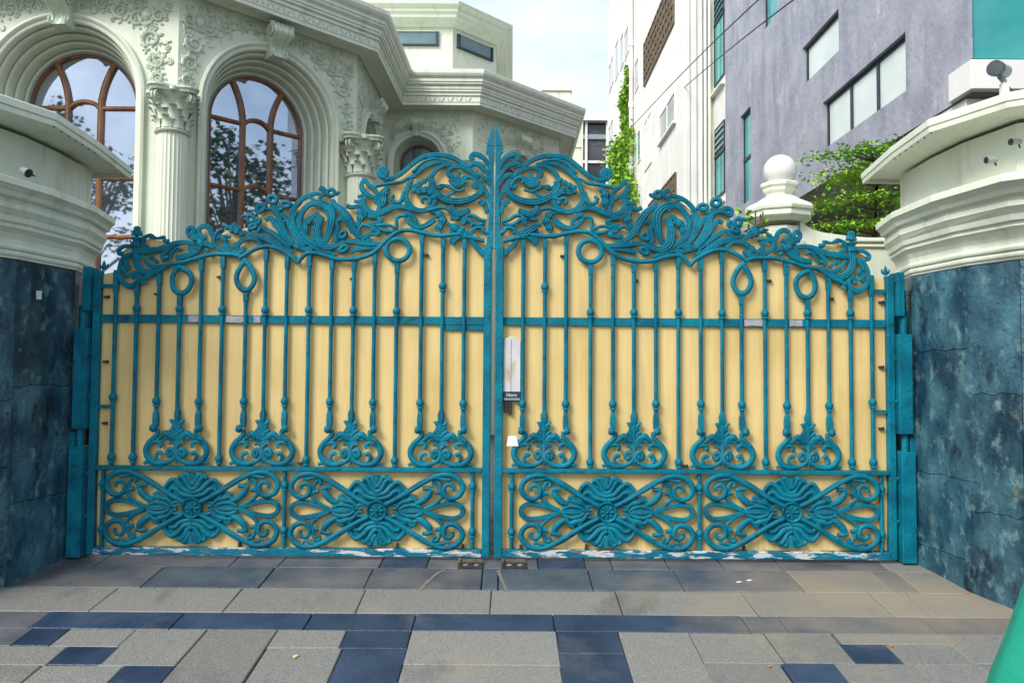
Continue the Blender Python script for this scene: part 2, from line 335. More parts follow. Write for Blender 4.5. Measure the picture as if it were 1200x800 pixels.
# crest scrollwork of one leaf: (part name, picture, points, half width in pixels, options)
CREST = [
 ('scroll','A',[(30,1000),(70,900),(130,800),(200,700),(300,590),(400,510),(500,460),(620,435),(740,440),(850,470),(950,540),(1030,610),(1110,675),(1200,715),(1290,735)],(2.2,3.0,2.2),{}),
 ('scroll','A',[(480,535),(600,515),(720,535),(820,585),(900,650),(960,710),(1000,800),(1030,900),(1015,980),(960,1050),(890,1085),(810,1085),(735,1045),(695,980),(700,910),(740,875)],(2.0,3.0,3.2),{}),
 ('scroll','A',[(560,500),(700,478),(810,510),(890,570),(935,625),(950,620)],(1.4,2.2),{}),
 ('acanthus_leaf','B',[(560,200),(580,150),(630,120),(690,125),(730,115),(735,90),(700,65),(650,35),(612,12)],(3.6,4.0,1.8),{'lobes':1.3}),
 ('curl','B',[(600,240),(600,205),(640,185),(672,205),(665,232),(648,232)],(2.4,1.6),{}),
 ('scroll','A',[(40,980),(100,860),(180,730),(280,630),(380,580),(470,575),(530,610),(540,650),(510,690)],(1.6,2.6),{}),
 ('scroll','A',[(480,545),(590,555),(680,610),(730,690),(735,770),(720,830),(660,900),(570,950),(460,975),(340,965),(240,930),(170,880),(145,830),(165,790),(225,800),(245,770)],(2.0,4.4,2.4),{}),
 ('bud','A',[(690,760),(740,730),(790,700)],(2.2,2.0),{}),
 ('flower_petal','A',[(345,720),(380,770),(430,790)],(2.2,3.4),{'c':.004}),('flower_petal','A',[(520,720),(480,770),(430,790)],(2.2,3.4),{'c':.004}),
 ('flower_petal','A',[(430,760),(428,700),(405,630)],(3.4,1.8),{'c':.006}),('flower_petal','A',[(440,740),(490,690),(520,640)],(2.6,1.8),{}),
 ('flower_petal','A',[(400,740),(350,700),(310,690),(270,710)],(3.,2.4),{}),
 ('curl','A',[(190,780),(240,710),(300,690),(340,715),(320,760)],(1.8,2.2),{}),
 ('vine','B',[(270,105),(340,125),(395,100),(440,80)],(1.4,1.8),{}),
 ('leaf','B',[(405,85),(470,75),(530,90),(590,45)],(1.5,3.2,1.3),{'lobes':1.1}),
 ('vine','B',[(365,125),(430,165),(500,165),(575,125)],(1.6,1.6),{}),
 ('vine','B',[(830,150),(850,205),(890,238),(940,225),(960,180)],(2.2,2.4),{}),
 ('vine','C',[(-60,195),(0,205),(60,238),(150,250),(255,272)],(1.6,2.2),{}),
 ('leaf','C',[(150,280),(185,310),(190,370),(205,430)],(2.5,5.0,3.5),{'lobes':1.2}),
 ('leaf','C',[(225,370),(262,300),(312,262),(345,212)],(2.,2.8,2.0),{}),
 ('leaf','C',[(230,372),(305,345),(352,310),(366,260),(342,215)],(2.,3.0,2.0),{}),
 ('scroll','C',[(-40,455),(0,440),(60,428),(120,438),(180,465),(240,487),(300,472),(340,430),(348,385),(332,350)],(2.6,3.6,2.4),{}),
 ('curl','C',[(232,480),(222,430),(235,398),(262,392)],(3.0,2.0),{}),
 ('curl','C',[(35,310),(60,385),(105,398),(130,365),(112,338)],(2.0,1.9),{}),
 ('bud','C',[(340,345),(370,350),(395,360)],(2.6,1.6),{}),('bud','C',[(355,385),(390,395),(420,390)],(2.8,1.6),{}),
 ('vine','C',[(330,510),(340,455),(380,430),(440,440),(478,428)],(2.0,2.6),{}),
 ('acanthus_leaf','C',[(400,590),(375,540),(368,490),(395,440)],(2.0,4.6,2.0),{'lobes':1.2}),
 ('vine','B',[(430,290),(500,278),(560,292),(620,312)],(2.0,2.2),{}),
 ('leaf','B',[(600,308),(535,320),(492,360),(482,410),(510,460),(510,505)],(1.8,4.6,3.2),{'lobes':1.0}),
 ('vine','B',[(545,368),(600,412),(650,450),(710,462),(760,440),(810,390),(835,340)],(1.8,2.8,2.2),{}),
 ('vine','B',[(540,395),(600,440),(670,470),(735,468)],(1.6,2.2,1.4),{'c':-.003}),
 ('leaf','B',[(715,435),(745,375),(790,345),(835,345)],(2.0,2.8,2.0),{}),
 ('flower_petal','B',[(330,340),(270,320),(220,295)],(4.4,2.6),{'c':.003}),('flower_petal','B',[(330,340),(390,290),(380,255)],(4.0,2.0),{'c':.005}),('flower_petal','B',[(340,345),(395,320),(425,295)],(3.6,2.0),{}),
 ('flower_petal','B',[(330,335),(345,375),(405,380)],(3.6,2.2),{'c':.002}),('flower_petal','B',[(310,345),(270,390),(300,430)],(3.2,3.0),{}),
 ('vine','B',[(65,400),(130,385),(190,350),(250,345)],(2.2,2.2),{}),('vine','B',[(75,415),(140,435),(200,415),(255,370)],(1.8,2.4),{}),('bud','B',[(190,415),(210,450)],(2.0,1.6),{}),
 ('curl','B',[(45,512),(90,492),(110,462),(160,463),(195,490)],(2.0,2.0),{}),
 ('curl','B',[(165,500),(205,505),(215,545),(190,600),(140,655),(85,715)],(2.2,3.2),{}),
 ('acanthus_leaf','B',[(240,540),(290,510),(345,470),(430,428)],(3.0,5.5,1.8),{'lobes':1.3}),
 ('leaf','B',[(280,510),(345,500),(412,492)],(3.0,2.0),{}),('leaf','B',[(300,530),(360,575),(382,625)],(3.6,2.6),{}),('leaf','B',[(330,530),(385,560),(395,600)],(2.6,1.8),{}),
 ('leaf','B',[(250,480),(262,530),(262,560)],(2.6,3.4),{}),
 ('leaf','C',[(90,600),(140,578),(190,572),(245,582)],(1.6,1.9,1.8),{}),('leaf','C',[(90,600),(130,622),(190,615),(245,582)],(1.6,2.4,1.8),{}),
 ('vine','C',[(10,500),(60,500),(88,525),(88,590),(100,605)],(2.0,2.2),{}),
 ('vine','C',[(310,505),(240,510),(215,540),(255,565),(300,580),(270,603),(230,620),(245,645),(300,650),(322,680),(285,705)],(2.8,2.6),{'lobes':.8}),
 ('vine','C',[(290,590),(340,575),(375,600),(382,655)],(1.8,2.0),{}),
 ('stem','C',[(335,695),(400,640),(440,580),(470,520),(520,460),(568,425),(590,385)],(3.0,4.6,2.6),{}),
 ('flower_loop','C',[(575,325),(600,300),(628,318),(622,345),(595,350)],2.2,{'closed':1}),
 ('leaf','C',[(632,335),(660,305),(692,288)],(2.2,3.2),{}),('leaf','C',[(645,335),(680,355),(690,390)],(2.8,2.0),{}),('bud','C',[(582,335),(555,335),(538,318)],(2.8,1.6),{}),
 ('leaf','C',[(175,722),(290,722),(400,712),(472,705)],(2.0,3.6,1.6),{}),('leaf','C',[(195,742),(300,750),(400,765),(440,790)],(2.0,3.2,1.8),{}),
 ('scroll','D',[(105,605),(180,645),(270,665),(345,622),(372,540),(362,450),(345,360)],(2.4,4.8,3.0),{'c':.002}),
 ('scroll','D',[(470,270),(400,250),(320,262),(255,310),(232,380),(240,470),(262,550),(285,615)],(2.2,6.0,2.6),{'c':.001}),
 ('scroll','D',[(280,612),(335,592),(355,520),(345,440),(315,375)],(2.2,3.4,2.6),{}),
 ('scroll','D',[(330,300),(380,262),(440,268),(495,320),(530,400),(525,480),(495,555),(400,625),(300,690),(190,735)],(2.4,3.6,2.0),{}),
 ('scroll','D',[(345,160),(430,173),(510,215),(575,285),(605,365),(590,450),(550,540),(465,615),(350,690),(230,735)],(2.2,3.2,2.0),{'c':.002}),
 ('vine','D',[(395,220),(455,200),(520,228),(572,282)],(1.6,1.6),{}),
 ('acanthus_leaf','D',[(355,340),(430,400),(480,465),(468,545)],(1.8,4.6,3.0),{'lobes':1.2}),
 ('bud','D',[(345,440),(385,420),(410,405)],(2.6,1.4),{}),('bud','D',[(360,500),(395,490),(412,470)],(2.6,1.4),{}),('bud','D',[(360,520),(395,540),(405,560)],(3.0,2.0),{}),
 ('frond','D',[(560,330),(592,385),(600,445),(562,550),(470,650)],(2.6,3.4,2.4),{}),
 ('frond','D',[(715,362),(655,400),(612,480),(560,570),(480,655)],(2.6,3.2,2.2),{'c':.002}),
 ('frond','D',[(800,250),(745,340),(712,440),(660,540),(585,625)],(2.2,3.8,2.4),{}),
 ('frond','D',[(850,420),(800,402),(735,480),(665,575),(590,650)],(2.2,3.4,2.2),{'c':.002}),
 ('frond','D',[(885,485),(780,540),(700,600),(630,655)],(2.6,3.2,2.2),{}),
 ('frond','D',[(970,580),(860,592),(760,640),(670,690),(595,712)],(2.2,3.2,2.4),{}),
 ('leaf','D',[(400,692),(500,678),(560,650),(625,645),(628,690)],(2.6,3.4,2.0),{'lobes':.9}),
 ('flower_loop','D',[(620,272),(655,245),(700,258),(690,290),(645,292)],2.4,{'closed':1}),('flower_loop','D',[(745,235),(770,195),(820,205),(815,245),(780,262)],2.4,{'closed':1}),
 ('bud','D',[(740,275),(770,290),(800,270)],(3.6,3.0),{}),('bud','D',[(690,300),(720,325),(745,310)],(2.4,2.4),{}),('bud','D',[(640,420),(672,425),(680,440)],(2.0,1.6),{}),('bud','D',[(800,205),(835,190)],(2.2,1.6),{}),
 ('flower_loop','D',[(850,290),(890,275),(930,300),(925,345),(885,330)],2.5,{'closed':1}),('frond','D',[(760,360),(780,325),(830,310),(880,330)],(2.0,2.4),{}),
 ('flower_loop','D',[(95,530),(120,512),(152,535),(150,570),(112,565)],2.4,{'closed':1}),('flower_loop','D',[(80,665),(110,645),(150,680),(140,705),(100,690)],2.4,{'closed':1}),
 ('curl','D',[(35,530),(85,435),(140,402),(185,425),(172,480),(190,555),(182,612)],(2.4,2.6),{}),('leaf','D',[(-5,605),(50,610),(95,608)],(3.4,2.2),{}),
 ('flower_loop','E',[(150,225),(185,200),(215,235),(200,265),(165,250)],2.4,{'closed':1}),('flower_loop','E',[(180,345),(200,325),(222,345),(205,370)],2.2,{'closed':1}),
 ('flower_loop','E',[(215,395),(240,375),(275,400),(275,425),(235,415)],2.4,{'closed':1}),('flower_loop','E',[(240,320),(280,290),(300,320),(285,355),(250,355)],2.3,{'closed':1}),
 ('bud','E',[(285,310),(325,300),(355,320)],(2.4,1.8),{}),('bud','E',[(165,400),(190,430),(205,465)],(2.4,2.0),{}),
 ('frond','E',[(-20,570),(100,512),(200,482),(340,450)],(2.2,3.2,2.0),{}),
 ('acanthus_leaf','E',[(340,490),(380,445),(440,425),(500,410)],(2.0,5.2,2.4),{'lobes':1.4}),('bud','E',[(400,430),(415,395),(430,370)],(3.4,2.4),{}),('bud','E',[(480,420),(510,395),(525,405)],(2.4,1.8),{}),
 ('scroll','E',[(165,570),(220,515),(300,512),(370,550),(392,600),(362,632),(328,612),(345,590)],(2.4,3.0,1.8),{}),
 ('vine','E',[(395,555),(440,602),(495,585),(510,530),(550,492),(590,515)],(2.2,3.2,2.2),{'lobes':.9}),('bud','E',[(455,500),(490,490),(520,495)],(2.0,2.0),{}),
 ('scroll','E',[(360,662),(450,642),(540,612),(600,570),(622,490),(652,425),(705,402),(748,430),(742,475),(705,512),(682,492)],(2.4,3.0,2.2),{}),
 ('vine','E',[(535,430),(588,470),(612,540)],(1.8,2.2),{}),('leaf','E',[(605,600),(670,570),(720,575)],(2.0,3.2,2.0),{'lobes':1.2}),
 ('scroll','E',[(850,602),(785,612),(742,582),(745,535),(795,505),(850,502)],(2.8,4.6,2.6),{'lobes':.7}),('flower_loop','E',[(795,445),(820,415),(850,440),(845,480),(805,480)],2.6,{'closed':1}),
 ('scroll','E',[(735,610),(800,655),(870,685),(960,700)],(3.0,3.6,3.0),{}),('vine','E',[(790,575),(860,560),(970,565)],(1.8,2.8),{}),('bud','E',[(660,640),(690,610)],(2.0,1.6),{}),
 ('scroll','F',[(-5,242),(100,236),(200,260),(300,300),(400,322),(505,330)],(2.4,3.6,3.2),{}),
 ('vine','F',[(170,265),(240,310),(285,365),(268,425)],(2.0,3.0,2.2),{}),('vine','F',[(108,312),(148,288),(195,335),(215,385)],(1.8,1.8),{}),('bud','F',[(230,385),(265,385),(290,410)],(2.4,2.2),{}),
 ('leaf','F',[(275,188),(345,202),(415,178),(465,205),(470,260),(415,300),(360,300)],(1.6,2.8,2.4),{'lobes':.9}),('leaf','F',[(228,225),(268,225),(282,180)],(2.4,2.2),{}),
 ('stem','F',[(538,290),(540,400),(512,470),(450,520),(380,512),(300,482),(210,450)],(4.0,3.8,2.2),{}),
 ('vine','F',[(482,365),(425,440),(350,472),(270,462)],(2.2,2.6),{}),('leaf','F',[(330,435),(370,395),(412,385)],(2.0,2.6),{'lobes':1.2}),
 ('scroll','F',[(570,348),(635,372),(680,440),(690,540),(652,620),(582,652),(520,612),(505,555),(540,528),(575,550),(555,580)],(2.0,3.2,2.2),{}),
 ('scroll','F',[(575,282),(640,278),(692,312),(695,345),(662,352)],(2.0,2.8),{}),('acanthus_leaf','F',[(600,355),(632,430),(605,470),(640,505),(618,545),(650,555)],(2.2,3.0,2.0),{'lobes':1.3}),
 ('bud','F',[(480,590),(462,610),(455,635)],(2.0,3.4),{}),
 ('finial','F',[(545,285),(535,230),(532,190)],(4.6,5.0),{'lobes':1.0}),('finial','F',[(490,160),(530,150),(575,155)],(2.4,4.4,2.4),{}),('finial','F',[(530,180),(530,120),(530,90)],(5.4,2.6),{'lobes':1.2}),('finial','F',[(500,265),(540,260),(580,270)],(3.2,3.6,3.2),{}),
 ('flower_loop','C',[(172,165),(200,138),(230,165),(202,198)],3.2,{'closed':1}),('bud','C',[(195,160),(205,172)],(2.6,2.6),{}),('vine','C',[(150,212),(185,212),(215,205)],(2.2,2.0),{}),
 ('finial_leaf','A',[(40,640),(60,560),(110,480),(180,430),(240,418),(268,450),(262,490)],(1.6,3.0,3.0),{}),
 ('finial_leaf','A',[(42,720),(80,640),(140,570),(210,530),(268,535),(285,570)],(1.6,3.0,2.4),{'c':.003}),
 ('finial_leaf','A',[(45,800),(70,740),(120,690),(170,660),(200,670),(188,700)],(1.4,2.6,2.0),{}),
 ('finial_leaf','B',[(60,330),(75,260),(105,225),(140,212)],(1.6,3.6,2.2),{'lobes':1.0}),
]
CRAIL = [(590,283),(600,281),(615,277),(622,275.8),(638,277.5),(650,277.2),(664,274),(680,271.8),(693,274.5),(705,284.5),(718,297),(729,303),(744,306.5),(762,306.5),(780,301.5),(794,299.6),(801,303),(808,311.5)]
CRAIL2 = [(808,311.5),(815,304.5),(830,296),(843,293),(856,295.6),(867,301.5),(876,307)]
CRAIL3 = [(874,306),(884,303),(905,303),(923,307),(945,313.5),(957,315),(965,320),(975,326.5),(985,331),(990,334)]
BARS = [(612.6,282,292,None,473,2),(638,280,291,336,0,0),(663,277,287,None,473,2),(691.8,309,322,366,541,1),(718,297,311,None,473,2),(742.6,305,319,366,0,0),(768.4,304,318,None,473,2),(794.8,302,315,366,541,1),
        (821,303,317,None,473,2),(846,296,309,367,0,0),(868.8,343,357,None,474,2),(896.3,306,318,367,541,1),(921.4,308,322,None,475,2),(946.3,350,362,367,0,0),(970.8,324,339,None,475,2),(996.6,338,352,367,541,1),(1021.5,325,347,471,541,1)]
# cast palmette at the foot of the bars, half of it, in tenths of a picture pixel about its axis; y from the mid rail upward
PALM = [('volute',[(228,430),(222,375),(262,325),(318,270),(352,195),(338,115),(280,52),(208,28),(128,35),(58,65),(14,112),(6,190)],(2.4,3.2,2.0)),
        ('volute_eye',[(232,440),(266,438),(302,440)],(3.0,4.4,3.0)),('stem',[(0,30),(0,180),(0,330),(0,520)],(1.2,1.6,2.0)),('leaf',[(6,345),(48,372),(86,352)],(1.4,2.0)),('leaf',[(4,400),(34,448),(52,470)],(1.6,2.0)),
        ('hook',[(338,170),(310,240),(262,275),(210,280),(180,248),(200,222)],(1.8,2.6)),('hook',[(130,36),(205,55),(232,105),(215,150),(188,155),(172,132)],(1.8,2.4)),
        ('foot',[(208,28),(285,40),(345,42),(372,22)],(2.2,1.8)),
        ('spiral',[(6,95),(14,150),(38,185),(72,195),(100,165),(86,125),(58,128),(66,158)],(2.0,2.9)),
        ('chevron',[(2,225),(46,268),(88,252)],(1.6,1.3)),('chevron',[(2,265),(38,292),(80,282)],(1.6,1.3)),
        ('leaf',[(8,300),(50,345),(90,378),(128,380)],(1.8,3.0,1.8)),('leaf',[(20,318),(75,340),(120,378),(168,340),(215,312)],(2.0,3.6,1.4)),('leaf',[(40,310),(100,330),(145,308)],(2.2,1.8)),
        ('leaf',[(8,360),(40,400),(80,425)],(2.0,2.2)),('leaf',[(4,430),(30,485),(58,518),(74,510)],(2.4,2.4)),('leaf',[(0,420),(0,460),(0,500)],(2.2,2.8))]
# cast rosette panel, one quadrant, in units of 1/5.4545 picture pixel about its centre; y upward
ROS = [('ribbon',[(-52,38),(-100,62),(-160,95),(-250,150),(-330,198),(-400,226),(-465,226),(-520,195),(-542,145),(-520,98),(-470,80),(-432,100),(-424,145),(-452,168),(-482,152),(-478,128)],(2.0,2.9,1.8)),
       ('ribbon',[(-150,100),(-250,168),(-330,208),(-400,205),(-450,195),(-462,205)],(1.2,1.6)),
       ('curl',[(-418,82),(-404,120),(-398,160),(-375,190),(-356,178),(-366,158)],(1.8,1.8)),
       ('leaf',[(-352,132),(-318,142),(-288,140)],(2.6,2.0)),('leaf',[(-340,128),(-322,95),(-285,62),(-245,45)],(2.4,4.0,2.0)),
       ('leaf',[(-300,12),(-365,42),(-412,88),(-402,112),(-370,118)],(1.6,2.2)),
       ('leaf',[(-140,4),(-175,28),(-235,36),(-285,15)],(1.6,2.4,1.8)),('leaf',[(-125,10),(-150,48),(-200,62),(-232,72),(-268,46)],(1.6,2.8,1.8)),('leaf',[(-140,45),(-190,62),(-222,92),(-245,80)],(1.6,2.2)),('leaf',[(-160,55),(-170,75),(-185,80)],(2.2,1.8)),
       ('curl',[(-62,28),(-95,38),(-122,30),(-120,12),(-98,10)],(1.6,1.6)),
       ('shell_lobe',[(-185,112),(-155,160),(-125,178),(-85,150),(-50,112),(0,98)],(1.8,2.9)),('shell_lobe',[(-148,98),(-135,122),(-105,118),(-70,88),(0,72)],(1.6,2.6)),
       ('shell_rib',[(-92,186),(-72,200),(-48,176),(-20,128),(0,118)],(2.0,2.8)),('shell_rib',[(-58,204),(-36,212),(-22,178),(0,150)],(2.2,2.8)),('shell_rib',[(0,160),(0,190),(0,216)],(3.2,4.0))]
def build_leaf(s, label):
    def M(a, b, c): return (X0 + s * a, GY - c, b)
    side = 'left' if s < 0 else 'right'
    root = empty('gate_leaf', (X0 + s * 2.47, GY, 0), label, 'gate', 'leaves of the double gate')
    P = lambda n, mb, m, par=None, sm=False: obj(n, mb, m, par or root, sm)
    def bx(x0, y0, x1, y1, c0, c1):
        a0, b0 = G(x0, (y0 + y1) / 2); a1, b1 = G(x1, (y0 + y1) / 2); _, t = G((x0+x1)/2, y0); _, q = G((x0+x1)/2, y1)
        return MB().box((min(X0+s*a0, X0+s*a1), GY - c1, q), (max(X0+s*a0, X0+s*a1), GY - c0, t))
    # frame
    ZB = .012; gx = lambda px: G(px, 436)[0]; zz = lambda py: G(810, py)[1]
    def bz(xa, xb, z0, z1, c0, c1, bev=.002):
        return MB().box((min(X0+s*xa, X0+s*xb), GY - c1, z0), (max(X0+s*xa, X0+s*xb), GY - c0, z1))
    m0 = .0135; m1 = .062; h0 = gx(1039); h1 = gx(1047.5); top = zz(322)
    obj('meeting_stile', bz(m0, m1, ZB, zz(290), -.02, .030), TEAL, root, bevel=.004)
    obj('hinge_stile', bz(h0, h1, ZB, top, -.03, .020), TEAL, root, bevel=.004)
    obj('bottom_rail', bz(m1 + .001, h0 - .001, ZB, zz(644.5), -.02, .026), RAIL, root, bevel=.004)
    obj('middle_rail', bz(m1 + .001, h0 - .001, zz(554.6), zz(549.6), -.02, .030), TEAL, root, bevel=.003)
    obj('flat_bar', bz(m1 + .001, h0 - .001, zz(382.4), zz(373), -.008, .002), TEAL, root, bevel=.002)
    if s < 0:
        obj('latch_plate', bz(.035, .31, zz(389), zz(382.9), -.008, .0), TEAL, root, bevel=.002)
        patches = [(gx(2*577.8-275), .06), (gx(2*577.8-226), .035), (gx(2*577.8-300), .02)]
    else: patches = [(gx(883), .058), (gx(933), .04)]
    for pc, pw in patches:
        q = []; z0, z1 = zz(382.0), zz(373.6)
        for k in range(9): q.append((X0 + s*(pc - pw + 2*pw*k/8), GY - .0022, z1 - R_.uniform(0, .004)))
        for k in range(9): q.append((X0 + s*(pc + pw - 2*pw*k/8), GY - .0022, z0 + R_.uniform(0, .008)))
        obj('bare_patch', MB().poly(q, (0, -.0012, 0)), PRIMER, root)
    # sheets
    outl = [(597,201),(604,204),(612,199),(620,191),(630,186.5),(642,183.7),(654,184),(665,187),(675,194),(683,201),(691,207),(700,212),(708,215),(716,221),(722,222),(730,214),(734,219),(733,230),(734,238),(740,241),(746,244.5),(750,248),(753,252),(757,250),(765,243),(769,236),(776,231),(783,232),(790,232.5),(797,235),(805,241),(809.6,246)]
    outr = [(810.4,246.5),(813,248),(818,246),(824,243),(830,240),(837,236),(842,240),(848,245),(854,250),(857,257),(863,262),(868,270),(876,272),(884,268),(892,269),(897,276),(904,281),(908,277),(914,271.5),(920,271.5),(924,274),(931,275),(936,279),(934,287),(945,290),(955,290),(964,287),(975,286.5),(984,284),(990,287),(995,287),(1002,294),(1009,296),(1015,299),(1016.5,306),(1016,320),(1022,324),(1037.5,327)]
    def sheet(pts, c=.018):
        q = [M(G(x, y)[0], G(x, y)[1], -c) for x, y in pts]; return MB().poly(q, (0, .005, 0))
    P('sheet_panel', sheet([(588,556),(588,205)] + outl + [(810.2,246.3),(810.2,556)]), SHEET)
    P('sheet_panel', sheet([(810.4,556)] + outr + [(1041,330),(1041,556)], .0185), SHEET)
    P('sheet_panel', sheet([(588,645.5),(588,556.4),(1041,556.4),(1041,645.5)], .0182), SHEET)
    for (xa, ya, xb, yb) in ((1038, 384, 800, 505),):
        p0, p1 = G(xa, ya), G(xb, yb); d = Vector((p1[0]-p0[0], p1[1]-p0[1])).normalized(); nn = Vector((-d.y, d.x)) * .026
        q = [M(p0[0]+nn.x, p0[1]+nn.y, -.0245), M(p0[0]-nn.x, p0[1]-nn.y, -.0245), M(p1[0]-nn.x, p1[1]-nn.y, -.0245), M(p1[0]+nn.x, p1[1]+nn.y, -.0245)]
        P('diagonal_brace', MB().poly(q, (0, .03, 0)), TEAL)
    # bars with collars
    zmid = zz(549.6) + .0005; zb = G(700, 549)[1]
    knob = lambda c, r=.0255: MB().lathe(c, [(.012,-.034),(.020,-.034),(.020,-.026),(.014,-.022),(r*.85,-.016),(r,0),(r*.8,.014),(.013,.024),(.011,.03)], 12)
    kd = None
    def put_knob(name, par, x, z):
        nonlocal kd
        if kd is None: kd = obj(name, knob((0, 0, 0)), TEAL, par, True); o = kd
        else: o = kd.copy(); o.name = name; COL.objects.link(o); o.parent = par
        o.location = Vector((X0 + s*x, GY - .005, z)) if par is not root else Vector((X0 + s*x, GY - .005, z)) - root.location
        return o
    for (bxp, c0, c1, kn, lo, ty) in BARS:
        x = gx(bxp) + (bxp - 577.8) * .0000; t0, t1 = G(bxp, c0)[1], G(bxp, c1)[1]
        x = (G(bxp, 415)[0]); low = zmid if ty else zmid + .075
        if ty == 2: low = G(bxp, 484)[1]
        bar = P('bar', MB().lathe((X0+s*x, GY - .005, 0), [(.0128, low), (.0122, (low + t1) / 2), (.0128, t1 + .003)], 10), TEAL, None, True)
        cap = MB().lathe((X0+s*x, GY - .005, 0), [(.012, t1 - .012), (.0195, t1), (.0205, t0 - .004), (.017, t0 + .012)], 4, rot=.5)
        obj('bar_cap', cap, TEAL, bar, bevel=.002)
        if kn: put_knob('collar', bar, x, G(bxp, kn)[1])
        if lo and ty == 1: put_knob('base_knob', bar, x, G(bxp, lo)[1])
        if ty == 2:
            zk = G(bxp, lo)[1]; put_knob('collar', bar, x, zk)
            obj('tapered_block', MB().lathe((X0+s*x, GY - .005, 0), [(.011, zk - .028), (.012, zk - .05), (.021, zk - .075), (.0235, zk - .115), (.021, zk - .158)][::-1], 4, rot=.5), TEAL, bar, bevel=.002)
    for zt, zl in ((337, 341), (478, 482)):
        P('bracket', bz(G(1022, 400)[0], h0, zz(zl) - .004, zz(zt) - .004, -.006, .008), TEAL)
    for bxp in (599.5, 819.5, 1032.5):
        x = G(bxp, 600)[0]
        b2 = P('bar', MB().lathe((X0+s*x, GY - .005, 0), [(.0128, zz(644.4)), (.0128, zz(554.7))], 10), TEAL, None, True)
        for ky in (571, 624): put_knob('collar', b2, x, zz(ky))
    # crest rails, rings and scrolls
    def curve(name, pts, o, par=None, m=TEAL):
        mb = sweep(MB(), pts, M, .85 if max(p[2] for p in pts) < .016 else .65, o.get('c', 0) + .012, o.get('n', 5), closed=bool(o.get('closed')), lobes=o.get('lobes', 0), prof=o.get('prof'), dmin=.008)
        return P(name, mb, m, par, True)
    for r in (CRAIL, CRAIL2, CRAIL3): curve('crest_rail', tr_('P', r, 2.7), {'c': .004})
    ring = [(691.2 + 13.6 * math.cos(a * math.pi / 6), 294.8 + 12.9 * math.sin(a * math.pi / 6)) for a in range(12)]
    curve('ring', tr_('P', ring, 3.2), {'closed': 1, 'prof': ROUND, 'c': .002})
    for lp in ([(240,85),(200,125),(176,185),(192,232),(224,252),(258,232),(274,182),(255,130),(228,95)], [(590,125),(530,160),(515,205),(535,255),(577,272),(612,245),(618,190),(602,150),(588,128)]):
        curve('loop', tr_('H', lp, 3.3), {'prof': ROUND, 'c': .002})
    for i, (nm, z, pts, w, o) in enumerate(CREST):
        o = dict(o); o['c'] = o.get('c', 0) + (i % 5) * .0011; curve(nm, [(a, b, q * 1.12) for a, b, q in tr_(z, pts, w)], o)
    # spear tip and tapering stile
    sp = [M(a, b, .022) for a, b in [(max(.0045, G(580 + x / 10, 140 + y / 10)[0] - .006), G(580 + x / 10, 140 + y / 10)[1]) for x, y in ((10,45),(25,50),(52,140),(76,220),(98,298),(98,318),(10,318))]]
    P('spear_tip', MB().poly(sp, (0, .028, 0)), TEAL)
    st = [M(a, b, .02) for a, b in [(max(.0045, G(580 + x / 10, 140 + y / 10)[0] - .006), G(580 + x / 10, 140 + y / 10)[1]) for x, y in ((10,322),(104,322),(108,392),(88,405),(60,600),(55,800),(62,1100),(82,1380),(86,1520),(10,1520))]]
    P('finial_stem', MB().poly(st, (0, .032, 0)), TEAL)
    # palmettes
    first = None
    for cxp in (637.6, 742.8, 846, 946.2):
        cx = G(cxp, 500)[0]; zb = zz(549.6)
        if first is None:
            pr = P('palmette', MB().lathe((X0+s*cx, GY - .006, 0), [(.012, zb+.27), (.02, zb+.285), (.023, zb+.325), (.013, zb+.352), (.011, zb+.38)], 6), TEAL, None, True); first = pr
            for nm, pts, w in PALM:
                for sg in (1, -1):
                    if pts[0][0] == 0 and sg < 0: continue
                    q = [(cx + sg * p[0] / 10 / PXM, zb + p[1] / 10 / PXM, (w if not isinstance(w, tuple) else w[0] + (w[-1] - w[0]) * i / (len(pts) - 1) if len(w) == 2 else (w[0] + (w[1]-w[0]) * min(1, 2*i/(len(pts)-1)) + (w[2]-w[1]) * max(0, 2*i/(len(pts)-1) - 1))) / PXM * 1.12) for i, p in enumerate(pts)]
                    obj(nm, sweep(MB(), q, M, .8, (.020 if nm == 'volute_eye' else .010) + R_.uniform(0, .004), 4, ROUND, dmin=.008), TEAL, pr, True)
            fx = cx
        else: dup(first, root, (s * (cx - fx), 0, 0))
    # rosette panels
    firstr = None; u = 1 / 5.4545 / PXM
    for cxp in (710.9, 926.8):
        cx, cz = G(cxp, 599.3)
        if firstr is None:
            firstr = P('rosette_panel', MB().lathe((X0+s*cx, GY - .0, cz), [(64*u, 0), (66*u, .022), (60*u, .032), (52*u, .026), (48*u, .018), (30*u, .02), (8*u, .024)], 28, 'Y'), TEAL, None, True)
            for sy in (1, -1):
                o2 = [(-205, 96), (-180, 128), (-150, 166), (-122, 182), (-98, 180), (-84, 196), (-66, 206), (-48, 208), (-30, 216), (0, 220)]
                o2 = o2 + [(-x, y) for x, y in o2[-2::-1]]; pl = [(cx + x*u, cz + sy*y*u) for x, y in o2] + [(cx + x*u, cz + sy*y*u) for x, y in ((150, 62), (60, 20), (-60, 20), (-150, 62))]
                obj('shell', MB().poly([M(a, b, .006) for a, b in pl], (0, .008, 0)), TEAL, firstr, bevel=.002)
            for k in range(8):
                a = k * math.pi / 4; obj('petal', sweep(MB(), [(cx + r*u*math.cos(a), cz + r*u*math.sin(a), w*u) for r, w in ((8, 5), (24, 10), (38, 9), (44, 3))], M, .6, .022, 3, ROUND), TEAL, firstr, True)
            obj('boss', MB().lathe((X0+s*cx, GY, cz), [(11*u, .018), (11*u, .03), (6*u, .038), (1*u, .04)], 10, 'Y'), TEAL, firstr, True)
